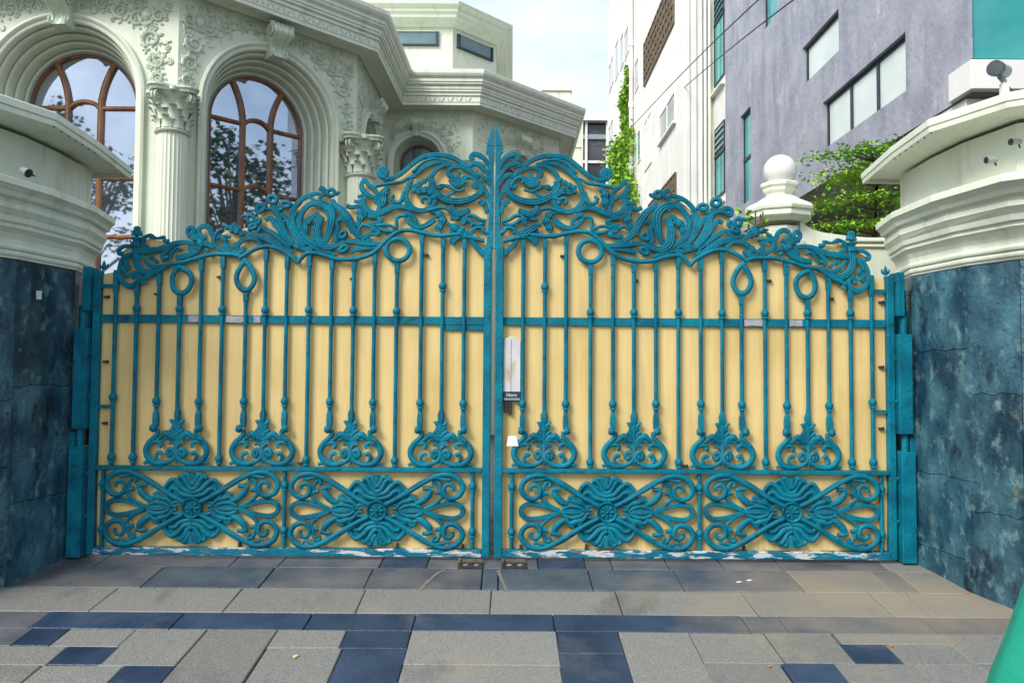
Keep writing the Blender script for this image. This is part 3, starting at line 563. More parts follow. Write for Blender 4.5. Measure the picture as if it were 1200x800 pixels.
            for nm, pts, w in ROS:
                for sx in (1, -1):
                    for sy in (1, -1):
                        if pts[-1][0] == 0 and pts[0][0] == 0 and sx < 0: continue
                        n_ = len(pts) - 1
                        q = [(cx + sx * p[0]*u, cz + sy * p[1]*u, (w[0] + (w[1]-w[0]) * i / n_ if len(w) == 2 else (w[0] + (w[1]-w[0]) * min(1, 2*i/n_) + (w[2]-w[1]) * max(0, 2*i/n_ - 1))) / PXM * 1.2) for i, p in enumerate(pts)]
                        obj(nm, sweep(MB(), q, M, .8, (.020 if nm == 'ribbon' else .010) + R_.uniform(0, .005), 4, ROUND, dmin=.008), TEAL, firstr, True)
            for sx in (1, -1):
                q = [(-300, 0), (-390, 34), (-480, 48), (-530, 30), (-543, 0), (-530, -30), (-480, -48), (-390, -34)]
                obj('teardrop', sweep(MB(), [(cx + sx*p[0]*u, cz + p[1]*u, 3.0/PXM) for p in q], M, .8, .01, 4, closed=True), TEAL, firstr, True)
                obj('leaf', sweep(MB(), [(cx + sx*p*u, cz, w/PXM) for p, w in ((-140, 1.6), (-200, 3.0), (-260, 2.6), (-315, 1.4))], M, .8, .013, 4), TEAL, firstr, True)
            fx = cx
        else: dup(firstr, root, (s * (cx - fx), 0, cz - G(710.9, 599.3)[1]))
    # little black sheet clips
    clips = [(745,329),(659,300),(901,329),(974,350),(1033,354),(1033,430),(1033,502),(610,640.5),(687,640.5),(872,641),(803,546),(1018,641)]
    c0 = None
    for (x, y) in clips:
        a, b = G(x, y)
        if c0 is None: c0 = obj('sheet_clip', MB().box((-.013, -.012, -.007), (.010, .012, .007)).box((.008, -.009, -.010), (.018, .009, .010)), BLACK, root, bevel=.002); o = c0
        else: o = c0.copy(); COL.objects.link(o)
        o.location = Vector((X0 + s*a, GY + .006, b)) - root.location
        if y > 600: o.rotation_euler = (0, math.pi / 2, 0)
    if s > 0:
        lk_ = empty('lock_box', atY(600, 480, GY - .005), 'white lock cover with dark lower band between the right gate stile and first bar', 'lock')
        a0, a1 = G(589.6, 436)[0] + X0, G(610.0, 436)[0] + X0; zt, zb = G(600, 394)[1], G(600, 459)[1]
        q = [(a0, GY+.012, zb), (a1, GY+.012, zb), (a1, GY+.012, zt - .03), (a1 - .03, GY+.012, zt - .006), ((a0+a1)/2, GY+.012, zt), (a0 + .012, GY+.012, zt - .012), (a0, GY+.012, zt - .03)]
        obj('cover', MB().poly(q, (0, -.022, 0)), overlay(mat('stained white cover', (.46, .46, .47), (.55, .55, .55), 8, .5), (.4, .27, .08), 7, .58, .72, (1, 1, .4), 4), lk_, bevel=.003)
        obj('ridge', MB().box((a0 + .046, GY - .0125, zb + .004), (a0 + .050, GY - .0095, zt - .02)), PRIMER, lk_)
        z2 = G(600, 470)[1]
        bd = obj('band', MB().box((a0, GY - .012, z2), (a1, GY + .01, zb - .001)), mat('dark blue band', (.012, .03, .06), None, rough=.4), lk_, bevel=.002)
        cu = bpy.data.curves.new('lettering', 'FONT'); cu.body = 'Horn'; cu.size = .03; cu.extrude = .0008; cu.align_x = 'CENTER'
        to = bpy.data.objects.new('lettering', cu); COL.objects.link(to); to.rotation_euler = (math.pi/2, 0, 0); dg = bpy.context.evaluated_depsgraph_get()
        me = bpy.data.meshes.new_from_object(to.evaluated_get(dg)); bpy.data.objects.remove(to); me.materials.clear(); me.materials.append(WHITE2)
        to = link(bpy.data.objects.new('lettering', me), bd); to.rotation_euler = (math.pi/2, 0, 0); to.location = (a0 + .054, GY - .0132, z2 + .030)
        obj('strip', MB().box((a0 + .004, GY - .0145, z2 + .008), (a1 - .004, GY - .012, z2 + .020)), GREYM, lk_)
        obj('bolt', MB().box((a0 + .008, GY - .010, G(600, 483)[1]), (a0 + .034, GY + .01, z2 - .001)).box((a0 + .036, GY - .008, G(600, 486)[1]), (a0 + .056, GY + .008, z2 - .001)), BLACK, lk_, bevel=.003)
        q = [(593.5,522),(607.5,522),(605,510),(595.5,510)]
        tag(P('white_card', MB().poly([M(G(x, y)[0], G(x, y)[1], .028) for x, y in q], (0, .001, 0)), WHITE2))
build_leaf(-1, 'left leaf of the ornate teal iron gate, its latch plate beside the seam')
build_leaf(1, 'right leaf of the ornate teal iron gate, with the white lock cover')
# drop bolts' floor plates
for i, px in enumerate((551.5, 602.5)):
    p = atGround(px, 663); e = empty('floor_latch', p, ('black floor plate of the gate bolt under the left leaf', 'black floor plate of the gate bolt under the right leaf')[i], 'floor latch', 'floor plates of the gate bolts')
    z = ramp(p.y)
    obj('plate', MB().box((p.x - .075, p.y - .05, z - .004), (p.x + .075, p.y + .05, z + .010)), BLACK, e, bevel=.002)
    obj('guard', MB().box((p.x - .060, p.y + .03, z + .010), (p.x + .070, p.y + .055, z + .030)).box((p.x - .078, p.y + .02, z + .011), (p.x - .061, p.y + .056, z + .036)), mat('dull brass steel', (.05, .045, .03), (.12, .10, .06), 20, .5), e, bevel=.002)
    for q in (-.03, .035): obj('hole', MB().lathe((p.x + q, p.y - .015, z + .0095), [(.016, 0), (.016, .004), (.009, .004), (.009, .001)], 10), GREYM, e)

# ------------------------------------------------------------------ hinge posts
for s, lab in ((-1, 'left teal hinge post with box hinges, shaded, against the stone pillar'), (1, 'right teal hinge post with box hinges and a little spiked finial')):
    root = empty('hinge_post', (X0 + s * 2.55, GY, 0), lab, 'gate post', 'hinge posts of the gate')
    gx = lambda px: X0 + s * G(px, 436)[0]
    zz = lambda py: G(1050, py)[1]
    def hb(nm, xa, xb, ya, yb, c0, c1, m=TEAL, bev=.004, z0=None):
        a, b = sorted((gx(xa), gx(xb))); return obj(nm, MB().box((a, GY - c1, z0 if z0 is not None else zz(yb)), (b, GY - c0, zz(ya))), m, root, bevel=bev)
    hb('back_plate', 1058, 1073, 338, 655, -.16, -.10, mat('iron with painted shade', (.01, .03, .04), None, rough=.6) if s < 0 else TEAL, .003, 0)  # left plate has its shade put into the colour; right one stays teal
    hb('upper_box', 1048.4, 1057.5, 320, 371, -.06, .045)
    hb('middle_box', 1048.6, 1064.5, 392, 508, -.06, .055)
    hb('lower_box', 1050.5, 1067, 528.5, 655, -.06, .055, z0=.0)
    hb('upright', 1064, 1070.5, 512, 655, -.10, .02, z0=.0)
    for a, b in ((371, 392), (508, 528.5)):
        obj('hinge_pin', MB().lathe(((gx(1055) + gx(1062)) / 2, GY - .01, 0), [(.021, zz(b)), (.021, zz(a))], 12), TEAL, root, True)
        hb('hinge_block', 1061, 1072, a - 8, b + 2, -.12, -.06, BLACK if a > 400 else TEAL)
    for yy in (330, 420, 470, 560, 610): obj('weld_bead', MB().lathe((gx(1047.8), GY - .026, zz(yy)), [(.003, -.012), (.007, -.004), (.007, .006), (.003, .013)], 6), TEAL, root, True)
    fx = gx(1039 if s > 0 else 1037)
    def MF(a, b, c): return (fx + s * a, GY - c, zz(323) + b)
    for pts in ([(0, 0, .012), (0, .03, .014), (0, .06, .003)], [(0, .01, .008), (.02, .02, .008), (.024, .04, .003)], [(0, .01, .008), (-.02, .02, .008), (-.024, .04, .003)]):
        obj('finial', sweep(MB(), pts, MF, .8, 0, 4), TEAL, root, True)
tag(obj('paper_note', MB().poly([atX(42.5, 340.5, -2.775), atX(49.5, 341, -2.775), atX(49.5, 351, -2.775), atX(42.5, 350.5, -2.775)], (.002, 0, 0)), WHITE2), 'small white paper tag stuck on the left stone pillar', 'paper tag')

# ------------------------------------------------------------------ stone gate pillars with moulded cornice and flat canopy
PS = [(2.60,5.15),(2.50,4.78),(2.57,4.32),(2.69,4.05),(3.0,3.72),(3.45,3.50),(4.2,3.45),(4.2,5.15)]
PU = [(2.45,5.15),(2.36,4.75),(2.355,4.28),(2.45,3.82),(2.86,3.48),(3.4,3.25),(4.4,3.20),(4.4,5.15)]
PA = [(2.47,5.40),(2.36,4.75),(2.31,4.23),(2.485,3.82),(2.95,3.50),(3.5,3.30),(4.5,3.25),(4.5,5.40)]
PW = [(2.63,5.12),(2.60,4.75),(2.61,4.42),(2.69,4.06),(3.05,3.80),(3.5,3.65),(4.2,3.60),(4.2,5.12)]
def loft(polys, cap0=True, cap1=True):
    mb = MB(); n = len(polys[0]); vs = [p for q in polys for p in q]
    fs = [(i*n+k, i*n+(k+1) % n, (i+1)*n+(k+1) % n, (i+1)*n+k) for i in range(len(polys)-1) for k in range(n)]
    if cap0: fs.append(tuple(range(n))[::-1])
    if cap1: fs.append(tuple((len(polys)-1)*n + k for k in range(n)))
    return mb.add(vs, fs)
def pillar(s, label):
    mx_ = lambda x: x if s > 0 else 2 * X0 - x
    root = empty('gate_pillar', (mx_(3.4), 4.3, 0), label, 'gate pillar', 'stone pillars beside the gate')
    pt = lambda p, z: (mx_(p[0]), p[1], z)
    mid = (3.3, 4.4)
    inn = lambda p, d: (p[0] + (mid[0]-p[0]) * d, p[1] + (mid[1]-p[1]) * d)
    obj('core', loft([[pt(inn(p, .05), z) for p in PS] for z in (-.5, 1.76)]), GROUT, root)
    rowz = [[-.45, .07, .60, .98, 1.765], [-.5, .11, .56, 1.30, 1.765], [-.5, .40, 1.05, 1.765], [-.5, .3, .9, 1.765], [-.5, .6, 1.765]]
    for f in range(5):
        a, b = PS[f], PS[f+1]; ln = math.hypot(b[0]-a[0], b[1]-a[1]); zs = rowz[f] if s > 0 else rowz[(f+1) % 3]
        waves = [[R_.uniform(-.011, .011) for _ in range(9)] for _ in zs]
        nx, ny = (b[1]-a[1]) / ln, -(b[0]-a[0]) / ln
        if (mid[0]-a[0]) * nx + (mid[1]-a[1]) * ny > 0: nx, ny = -nx, -ny
        for r in range(len(zs) - 1):
            o = R_.uniform(0, .007); n = 8; g = .0015 / ln; vs = []
            for lay in (o, -.03):
                for top in (0, 1):
                    for k in range(n + 1):
                        t = g + (1 - 2*g) * k / n; wz = waves[r+top][k] if 0 < r + top < len(zs) - 1 else 0
                        vs.append(pt((a[0] + (b[0]-a[0])*t + nx*lay, a[1] + (b[1]-a[1])*t + ny*lay), zs[r+top] + wz + (.002 if not top else -.002)))
            q = n + 1; fs = [(k, k+1, q+k+1, q+k) for k in range(n)]
            fs += [(k, k+1, 2*q+k+1, 2*q+k) for k in range(n)] + [(q+k, q+k+1, 3*q+k+1, 3*q+k) for k in range(n)] + [(0, q, 3*q, 2*q), (n, q+n, 3*q+n, 2*q+n)]
            obj('stone_slab', MB().add(vs, fs), STONE, root)
    prof = [(.03,1.768),(.05,1.782),(.10,1.785),(.12,1.797),(.10,1.810),(.08,1.812),(.16,1.818),(.18,1.830),(.16,1.842),(.10,1.845),(.12,1.875),(.20,1.905),(.34,1.925),(.38,1.928),(.38,1.950),(.46,1.955),(.50,1.985),(.62,2.015),(.64,2.018),(.64,2.045),(.60,2.05),(.60,2.07),(.76,2.076),(.82,2.10),(.94,2.12),(.96,2.122),(1.0,2.124),(1.0,2.158),(.98,2.162),(.3,2.185)]
    obj('cornice', loft([[pt((p[0]+(u[0]-p[0])*k, p[1]+(u[1]-p[1])*k), z) for p, u in zip(PS, PU)] for k, z in prof]), PALE, root)
    obj('upper_wall', loft([[pt(p, z) for p in PW] for z in (2.18, 2.497)]), PALE, root)
    ins = lambda d: [inn(p, d) for p in PA]
    obj('canopy', loft([[pt(p, 2.522) for p in ins(.10)], [pt(p, 2.522) for p in ins(.035)], [pt(p, 2.50) for p in ins(.03)], [pt(p, 2.50) for p in ins(.008)], [pt(p, 2.525) for p in ins(.004)], [pt(p, 2.53) for p in ins(.012)], [pt(p, 2.535) for p in PA], [pt(p, 2.572) for p in PA], [pt(p, 2.582) for p in ins(.02)], [pt(mid, 2.62)]*8]), PALE, root)
    obj('drain_pipe', MB().box((mx_(2.655) - .02, 5.14, 2.14), (mx_(2.655) + .02, 5.185, 2.50)), PALE, root, bevel=.004)
    for k in range(7): # drip screws under the canopy edge
        t = k / 6; p = inn((PA[1][0]*(1-t)+PA[2][0]*t, PA[1][1]*(1-t)+PA[2][1]*t), .02)
        obj('screw', MB().lathe(pt(p, 2.497), [(.004, -.004), (.004, .004)], 6), BLACK, root)
    return root
pillar(-1, 'left shaded blue stone gate pillar with pale cornice and flat canopy, paper tag on it')
pillar(1, 'right lighter blue stone gate pillar with pale cornice and flat canopy, camera on top')
# spotlights under the canopies
def spot(p, d, label, r=.017, l=.06):
    e = empty('spotlight', p, label, 'spotlight', 'small spotlights under the canopies'); d = Vector(d).normalized(); p = Vector(p)
    obj('body', MB().tube([p, p + d * l * .6, p + d * l], [r * .8, r, r * 1.15], 10), GREYM, e, True)
    obj('arm', MB().tube([p + d * l * .3, p + d * l * .3 + Vector((.035, .035, -.02))], .005, 6), BLACK, e)
    obj('lens', MB().tube([p + d * l, p + d * (l + .003)], r, 10), BLACK, e)
spot(atY(1168, 187, 4.05), (-1, -.1, -.1), 'small grey spotlight on the right upper wall, the lower and further one')
spot(atY(1196, 166, 3.98), (-1, -.2, -.1), 'small grey spotlight on the right upper wall, the higher one by the edge')
spot(atY(26, 199, 4.0), (1, -.3, -.5), 'dark spotlight on the left cornice under the left canopy', .022, .05)
# security camera on the right canopy
p0 = Vector((0, 0, 0)); b = atY(1177, 104, 3.86); b.z = 2.575
e = empty('security_camera', b, 'grey security camera on a short white post on the right canopy', 'camera')
obj('post', MB().box((b.x - .017, b.y - .017, b.z), (b.x + .017, b.y + .017, b.z + .062)), WHITE2, e, bevel=.003)
hc = atY(1171, 82, 3.86); hd = Vector((-.80, -.60, -.08)).normalized()
obj('bracket', MB().tube([b + Vector((0, 0, .055)), b + Vector((-.002, 0, .075)), hc + Vector((.005, .01, -.03))], [.012, .014, .012], 8), GREYM, e, True)
obj('housing', MB().tube([hc - hd*.075, hc - hd*.070, hc + hd*.02], [.028, .034, .035], 16), GREYM, e, True)
obj('hood', MB().tube([hc + hd*.018, hc + hd*.02, hc + hd*.055, hc + hd*.058, hc + hd*.058, hc + hd*.03], [.033, .038, .040, .038, .032, .028], 18), mat('dark grey camera hood', (.03, .04, .05), (.06, .07, .08), 8, .35), e, True)
obj('lens', MB().tube([hc + hd*.028, hc + hd*.034, hc + hd*.040], [.020, .018, .008], 14), DARKG, e, True)
obj('cord', MB().tube([hc - hd*.04, hc + Vector((.05, .03, -.05)), b + Vector((.045, .01, .03)), b + Vector((.042, .02, 0))], .003, 6), CABLE, e, True)

# ------------------------------------------------------------------ garden wall, pedestal and globe lamp
WY = 6.0
ped = atY(914, 330, WY).x
zq = lambda y: atY(914, y, WY).z
e = empty('lamp_pedestal', (ped, WY, 0), 'octagonal white pedestal under the globe lamp, with moulded cap', 'pedestal')
pf = [(.20, 0), (.20, zq(285)), (.15, zq(279)), (.155, zq(268)), (.185, zq(262)), (.235, zq(259)), (.25, zq(257)), (.25, zq(252)), (.265, zq(250)), (.27, zq(247)), (.262, zq(244.5)), (.225, zq(241)), (.17, zq(237)), (.125, zq(232.5)), (.105, zq(231)), (.105, zq(229)), (.125, zq(226)), (.13, zq(224)), (.13, zq(222)), (.148, zq(220)), (.15, zq(217)), (.13, zq(215)), (.02, zq(214))]
obj('shaft', MB().lathe((ped, WY, 0), [(r * 1.0, z) for r, z in pf if z < zq(263)], 8), PALE, e)
obj('cap', MB().lathe((ped, WY, 0), [(r * 1.0, z) for r, z in pf if z >= zq(263)], 8), PALE, e)
gc = atY(914, 200.5, WY); e = empty('globe_lamp', (ped, WY, zq(214)), 'white opal globe lamp on the white pedestal', 'lamp')
n = 14; obj('globe', MB().lathe(gc, [(.126 * math.sin(math.pi * k / n) + .0005, -.126 * math.cos(math.pi * k / n)) for k in range(n + 1)], 28), LAMPW, e, True)
obj('fitter', MB().lathe((gc.x, gc.y, zq(214)), [(.055, -.004), (.06, .01), (.05, .022), (.052, .034)], 18), BLACK, e, True)
e = empty('garden_wall', (3, WY, 0), 'white garden wall with a swept top running right from the lamp pedestal', 'wall')
top = [(932,250),(934,260),(938,266.5),(946,271.5),(958,275),(986,279),(1010,281)]
q = [atY(x, y, WY) for x, y in top]; xr = 4.6; q = [Vector((q[0].x, WY, 0))] + q + [Vector((xr, WY, q[-1].z)), Vector((xr, WY, 0))]
obj('wall', MB().poly([v + Vector((0, -.10, 0)) for v in q], (0, .2, 0)), PALE, e)
z0 = atY(1000, 281, WY).z
for dz, o in ((-.015, .03), (-.055, .02)): obj('coping', MB().box((atY(990, 281, WY).x, WY - .1 - o, z0 + dz - .022), (xr, WY + .1 + o, z0 + dz)), PALE, e, bevel=.005)

# ------------------------------------------------------------------ mansion
S2 = math.sqrt(.5)
A_ = Vector((-4.22, 9.5)); B_ = Vector((-2.36, 11.36)); C_ = Vector((-2.30, 13.8)); D_ = Vector((-.74, 13.8)); E_ = Vector((.93, 15.47))
ZS, ZC = 4.58, 5.94
mansion = empty('mansion', (-4, 12, 0), 'pale green classical mansion with arched windows, fluted columns and heavy cornices', 'mansion')
def face_map(a, b):
    u = (b - a).normalized(); n = Vector((u.y, -u.x))
    def M(x, z, c): return (a.x + u.x*x + n.x*c, a.y + u.y*x + n.y*c, z)
    return M, (b - a).length
def arch_pts(R, n=20): return [(-R * math.cos(math.pi * k / n), R * math.sin(math.pi * k / n)) for k in range(n + 1)]
def wall_face(a, b, u0, R, zs, ztop, z0=0.0):
    M, L_ = face_map(a, b); mb = MB(); ap = arch_pts(R, 24)
    top = [(u0 - R, zs - 0)] ; pts = [(u0 + x, zs + z) for x, z in ap]
    for i in range(len(pts) - 1):
        (x0, z0_), (x1, z1_) = pts[i], pts[i+1]; mb.add([M(x0, z0_, 0), M(x1, z1_, 0), M(x1, ztop, 0), M(x0, ztop, 0)], [(0, 1, 2, 3)])
    for x0, x1 in ((0, u0 - R), (u0 + R, L_)): mb.add([M(x0, z0, 0), M(x1, z0, 0), M(x1, ztop, 0), M(x0, ztop, 0)], [(0, 1, 2, 3)])
    obj('wall', mb, CREAM, mansion)
    return M, L_
def archivolt(M, u0, R, zs, r_in, dep, z0=0.0, steps=4):
    prof = [(R + .0, 0), (R, .05), (R - .03, .065), (R - .06, .05), (R - .065, .035), (R - .10, .035), (R - .115, .02)]
    r = R - .115; dr = (r - r_in) / steps; c = .02; dc = (dep + .02) / steps
    for k in range(steps):
        prof += [(r + .004, c - dc * .70), (r - dr * .20, c - dc * .74), (r - dr * .28, c - dc * .58), (r - dr * .55, c - dc * .48), (r - dr * .85, c - dc * .56), (r - dr, c - dc * .72), (r - dr, c - dc)]; r -= dr; c -= dc
    n = 26; vs = []; fs = []; m = len(prof)
    cols = [(-1, 0, z0)] + [(-math.cos(math.pi*k/n), math.sin(math.pi*k/n), None) for k in range(n + 1)] + [(1, 0, z0)]
    for (cx, sz, zb) in cols:
        for (r, c) in prof: vs.append(M(u0 + cx * r, zb if zb is not None else zs + sz * r, c))
    for i in range(len(cols) - 1):
        for k in range(m - 1): fs.append((i*m+k, i*m+k+1, (i+1)*m+k+1, (i+1)*m+k))
    return obj('archivolt', MB().add(vs, fs), CREAM, mansion, True)
def window(M, u0, r, zs, c, z0, rows=(.0, -.93), simple=False):
    """arched timber window set c behind the wall face"""
    Mc = lambda x, z, d: M(u0 + x, zs + z, c + d)
    def strip(pts, w, d0, d1, par, nm, m=WOOD):
        return obj(nm, sweep(MB(), [(x, z, w) for x, z in pts], lambda a, b, cc: Mc(a, b, cc), 1, 0, 3, prof=[(-1, d0), (-1, d1), (-.35, d1 + .012), (.35, d1 + .012), (1, d1), (1, d0)], dmin=1.0), m, par)
    k = .29 * r; low = z0 - zs
    arc = arch_pts(r - .02, 16)
    fr = strip([(-r + .012, low), (-r + .012, -.5)] + arch_pts(r - .012, 16) + [(r - .012, -.5), (r - .012, low)], .013, -.02, .035, mansion, 'window', GREYM)
    strip([(-r + .042, low), (-r + .042, -.5)] + arch_pts(r - .042, 16) + [(r - .042, -.5), (r - .042, low)], .019, -.02, .02, fr, 'frame')
    mul = lambda sg: [(sg * k, low), (sg * k, low * .5), (sg * k, .0)] + [(sg * k * (1 + .85 * t * t), (.83 * r - .005) * t) for t in (.2, .4, .6, .8, 1.0)]
    for sg in (-1, 1) if not simple else (): strip(mul(sg), .036, -.02, .028, fr, 'mullion')
    ya = [.0, -.93, -1.7] if not simple else []
    for y in ya:
        for x0, x1 in ((-r + .04, -k - .02), (k + .02, r - .04)): strip([(x0, y), ((x0+x1)/2, y), (x1, y)], .026, -.02, .022, fr, 'transom')
        strip([(-k, y - .02), (-k*.6, y + .06), (0, y + .09), (k*.6, y + .06), (k, y - .02)], .028, -.02, .024, fr, 'transom')
    def pane(poly, m=GLASS):
        tx, tz = R_.uniform(-.012, .012), R_.uniform(-.010, .010)
        cx = sum(p[0] for p in poly) / len(poly); cz = sum(p[1] for p in poly) / len(poly)
        obj('pane', MB().poly([Mc(x, z, -.004 + (x - cx) * tx + (z - cz) * tz) for x, z in poly], [a - b for a, b in zip(Mc(0, 0, -.006), Mc(0, 0, 0))]), m, fr)
    if simple: pane(arch_pts(r - .04, 20) + [(r - .04, low), (-r + .04, low)], mat('blue grey curtained glass', (.05, .10, .13), (.22, .30, .34), 3.5, .06, 0, stretch=(3, 3, .15))); return
    yb = ya + [low]; sp = lambda sg: [(p[0], p[1]) for p in spline(mul(sg)[2:], 3)]
    for i in range(len(ya)):
        hi, lo_ = yb[i], yb[i+1]
        for x0, x1 in ((-r + .03, -k), (k, r - .03)): pane([(x0, lo_), (x1, lo_), (x1, hi), (x0, hi)])
        pane([(-k, lo_), (k, lo_), (k, hi - .02), (k*.6, hi + .06), (0, hi + .09), (-k*.6, hi + .06), (-k, hi - .02)])
    ar = [p for p in arch_pts(r - .03, 24)]
    ml, mr = sp(-1), sp(1); xl = ml[-1][0]
    pane([p for p in ar if p[0] <= xl] + ml[::-1] + [(-k, 0), (-r + .03, 0)]); pane([p for p in ar if p[0] >= -xl] + [(r - .03, 0), (k, 0)] + mr)
    pane(ml + [p for p in ar if xl < p[0] < -xl] + mr[::-1] + [(k, -.02), (k*.6, .06), (0, .09), (-k*.6, .06), (-k, -.02)])
def keystone(M, u0, z, sc=1.0):
    mb = MB(); n = 14; pr = []
    for k in range(n + 1):
        t = k / n; pr.append((.30 * sc * (1 - t), (.20 - .10 * t + .045 * math.sin(t * math.pi * 2.2)) * sc))
    w = lambda t: (.115 - .04 * t) * sc
    vs = []; fs = []; xs = (-1, -.75, -.6, -.35, -.2, .2, .35, .6, .75, 1); rl = (0, .012, -.012, .01, -.004, -.004, .01, -.012, .012, 0)
    for k, (h, c) in enumerate(pr):
        for x, dd in zip(xs, rl): vs.append(M(u0 + x * w(k / n), z + h, c + dd))
    m = len(xs)
    fs = [(i*m+j, i*m+j+1, (i+1)*m+j+1, (i+1)*m+j) for i in range(n) for j in range(m - 1)]
    nb = len(vs)
    for k, (h, c) in enumerate(pr): vs += [M(u0 - w(k/n), z + h, -.05), M(u0 + w(k/n), z + h, -.05)]
    for k in range(n): fs += [(k*m, (k+1)*m, nb + (k+1)*2, nb + k*2), (k*m + m - 1, (k+1)*m + m - 1, nb + (k+1)*2 + 1, nb + k*2 + 1)]
    fs += [tuple(range(m)) + (nb + 1, nb), tuple(n*m + j for j in range(m)) + (nb + 2*n + 1, nb + 2*n)]
    ks = obj('keystone', mb.add(vs, fs), RELIEF, mansion, True)
    for sg in (-1, 1):
        obj('volute', sweep(MB(), [(.155 * sc + p[0], z + .25 * sc + p[1], p[2]) for p in spiral(0, 0, .07 * sc, 1.5, 1, 2.0, .014 * sc)], lambda a, b, c: M(u0 + sg * (.118 * sc + c), b, a), .8, 0, 2), RELIEF, ks, True)
        obj('volute', sweep(MB(), [(.10 * sc + p[0], z + .03 * sc + p[1], p[2]) for p in spiral(0, 0, .045 * sc, 1.3, -1, 1.0, .011 * sc)], lambda a, b, c: M(u0 + sg * (.078 * sc + c), b, a), .8, 0, 2), RELIEF, ks, True)
    for k in range(5): obj('shell_lobe', sweep(MB(), [(u0 + (k - 2) * .05 * sc, z + .27 * sc, .026 * sc), (u0 + (k - 2) * .056 * sc, z + .33 * sc, .03 * sc)], lambda a, b, c: M(a, b, .17 * sc + c), .9, 0, 2), RELIEF, ks, True)
def relief(M, u0, R, zs, L_, zt):
    sc = R / 1.05
    lst = [(1.19, .02, .055, 1), (1.20, .22, .075, -1), (1.18, .45, .10, 1), (1.10, .72, .12, -1), (.92, .98, .10, 1), (.70, 1.09, .10, -1), (.47, 1.18, .085, 1), (.28, 1.20, .06, -1), (1.19, 1.02, .09, 1), (.93, 1.20, .07, -1)]
    for sg in (-1, 1):
        lim = (u0 if sg < 0 else L_ - u0) - .05
        for i, (x, z, r, t_) in enumerate(lst):
            x, z, r = x * sc, z * sc, r * sc
            if x + r > lim: x = lim - r
            if math.hypot(x, z) - r < R + .02 * sc and z > 0: k = (R + .03 * sc + r) / math.hypot(x, z); x *= k; z *= k
            if x + r > lim + .03 or zs + z + r > zt: continue
            mb = MB(); sweep(mb, [(u0 + sg * p[0], zs + p[1], p[2]) for p in spiral(x, z, r, 1.6, t_, R_.uniform(0, 6), .023 * sc)], M, 1.25, .006, 2)
            for k in range(8):
                a = k * .785 + i; q0 = (x + r * .95 * math.cos(a), z + r * .95 * math.sin(a)); q1 = (q0[0] + .055 * sc * math.cos(a + .9 * t_), q0[1] + .055 * sc * math.sin(a + .9 * t_))
                sweep(mb, [(u0 + sg * q0[0], zs + q0[1], .010 * sc), (u0 + sg * (q0[0]+q1[0])/2, zs + (q0[1]+q1[1])/2, .019 * sc), (u0 + sg * q1[0], zs + q1[1], .006 * sc)], M, .9, .006, 2)
            obj('relief_scroll', mb, RELIEF, mansion, True)
        x, z = 1.03 * sc, 1.03 * sc
        if x + .1 * sc < lim and zs + z + .12 * sc < zt:
            def MD(a, b, c): return M(a, b, c)
            mb = MB(); sweep(mb, [(u0 + sg * (x + .10 * sc * math.cos(k * math.pi / 5)), zs + z + .12 * sc * math.sin(k * math.pi / 5), .018 * sc) for k in range(10)], M, .9, .008, 2, closed=True)
            sweep(mb, [(u0 + sg * x, zs + z - .07 * sc, .02 * sc), (u0 + sg * x, zs + z, .07 * sc), (u0 + sg * x, zs + z + .07 * sc, .02 * sc)], M, .6, .0, 4, prof=ROUND)
            obj('cartouche', mb, RELIEF, mansion, True)
        mb = MB()
        for q in range(150):
            x, z = R_.uniform(.1, min(lim, 1.5 * R)), R_.uniform(0, zt - zs - .06)
            rr = math.hypot(x, z); edge = R + .05 * sc + (.0 if z > .25 * R else .02)
            if rr < edge + .03 or x > lim - .03 or (z < .35 * R and R_.random() < .5): continue
            r = R_.uniform(.022, .048) * sc; a0 = R_.uniform(0, 6.3)
            sweep(mb, [(u0 + sg * (x + r * math.cos(a0 + k * .8) * (1 - k * .12)), zs + z + r * math.sin(a0 + k * .8) * (1 - k * .12), .013 * sc * (1 - .1 * k)) for k in range(6)], M, 1.2, .004, 1)
        tag(obj('relief_foliage', mb, RELIEF, mansion, True), kind='stuff')
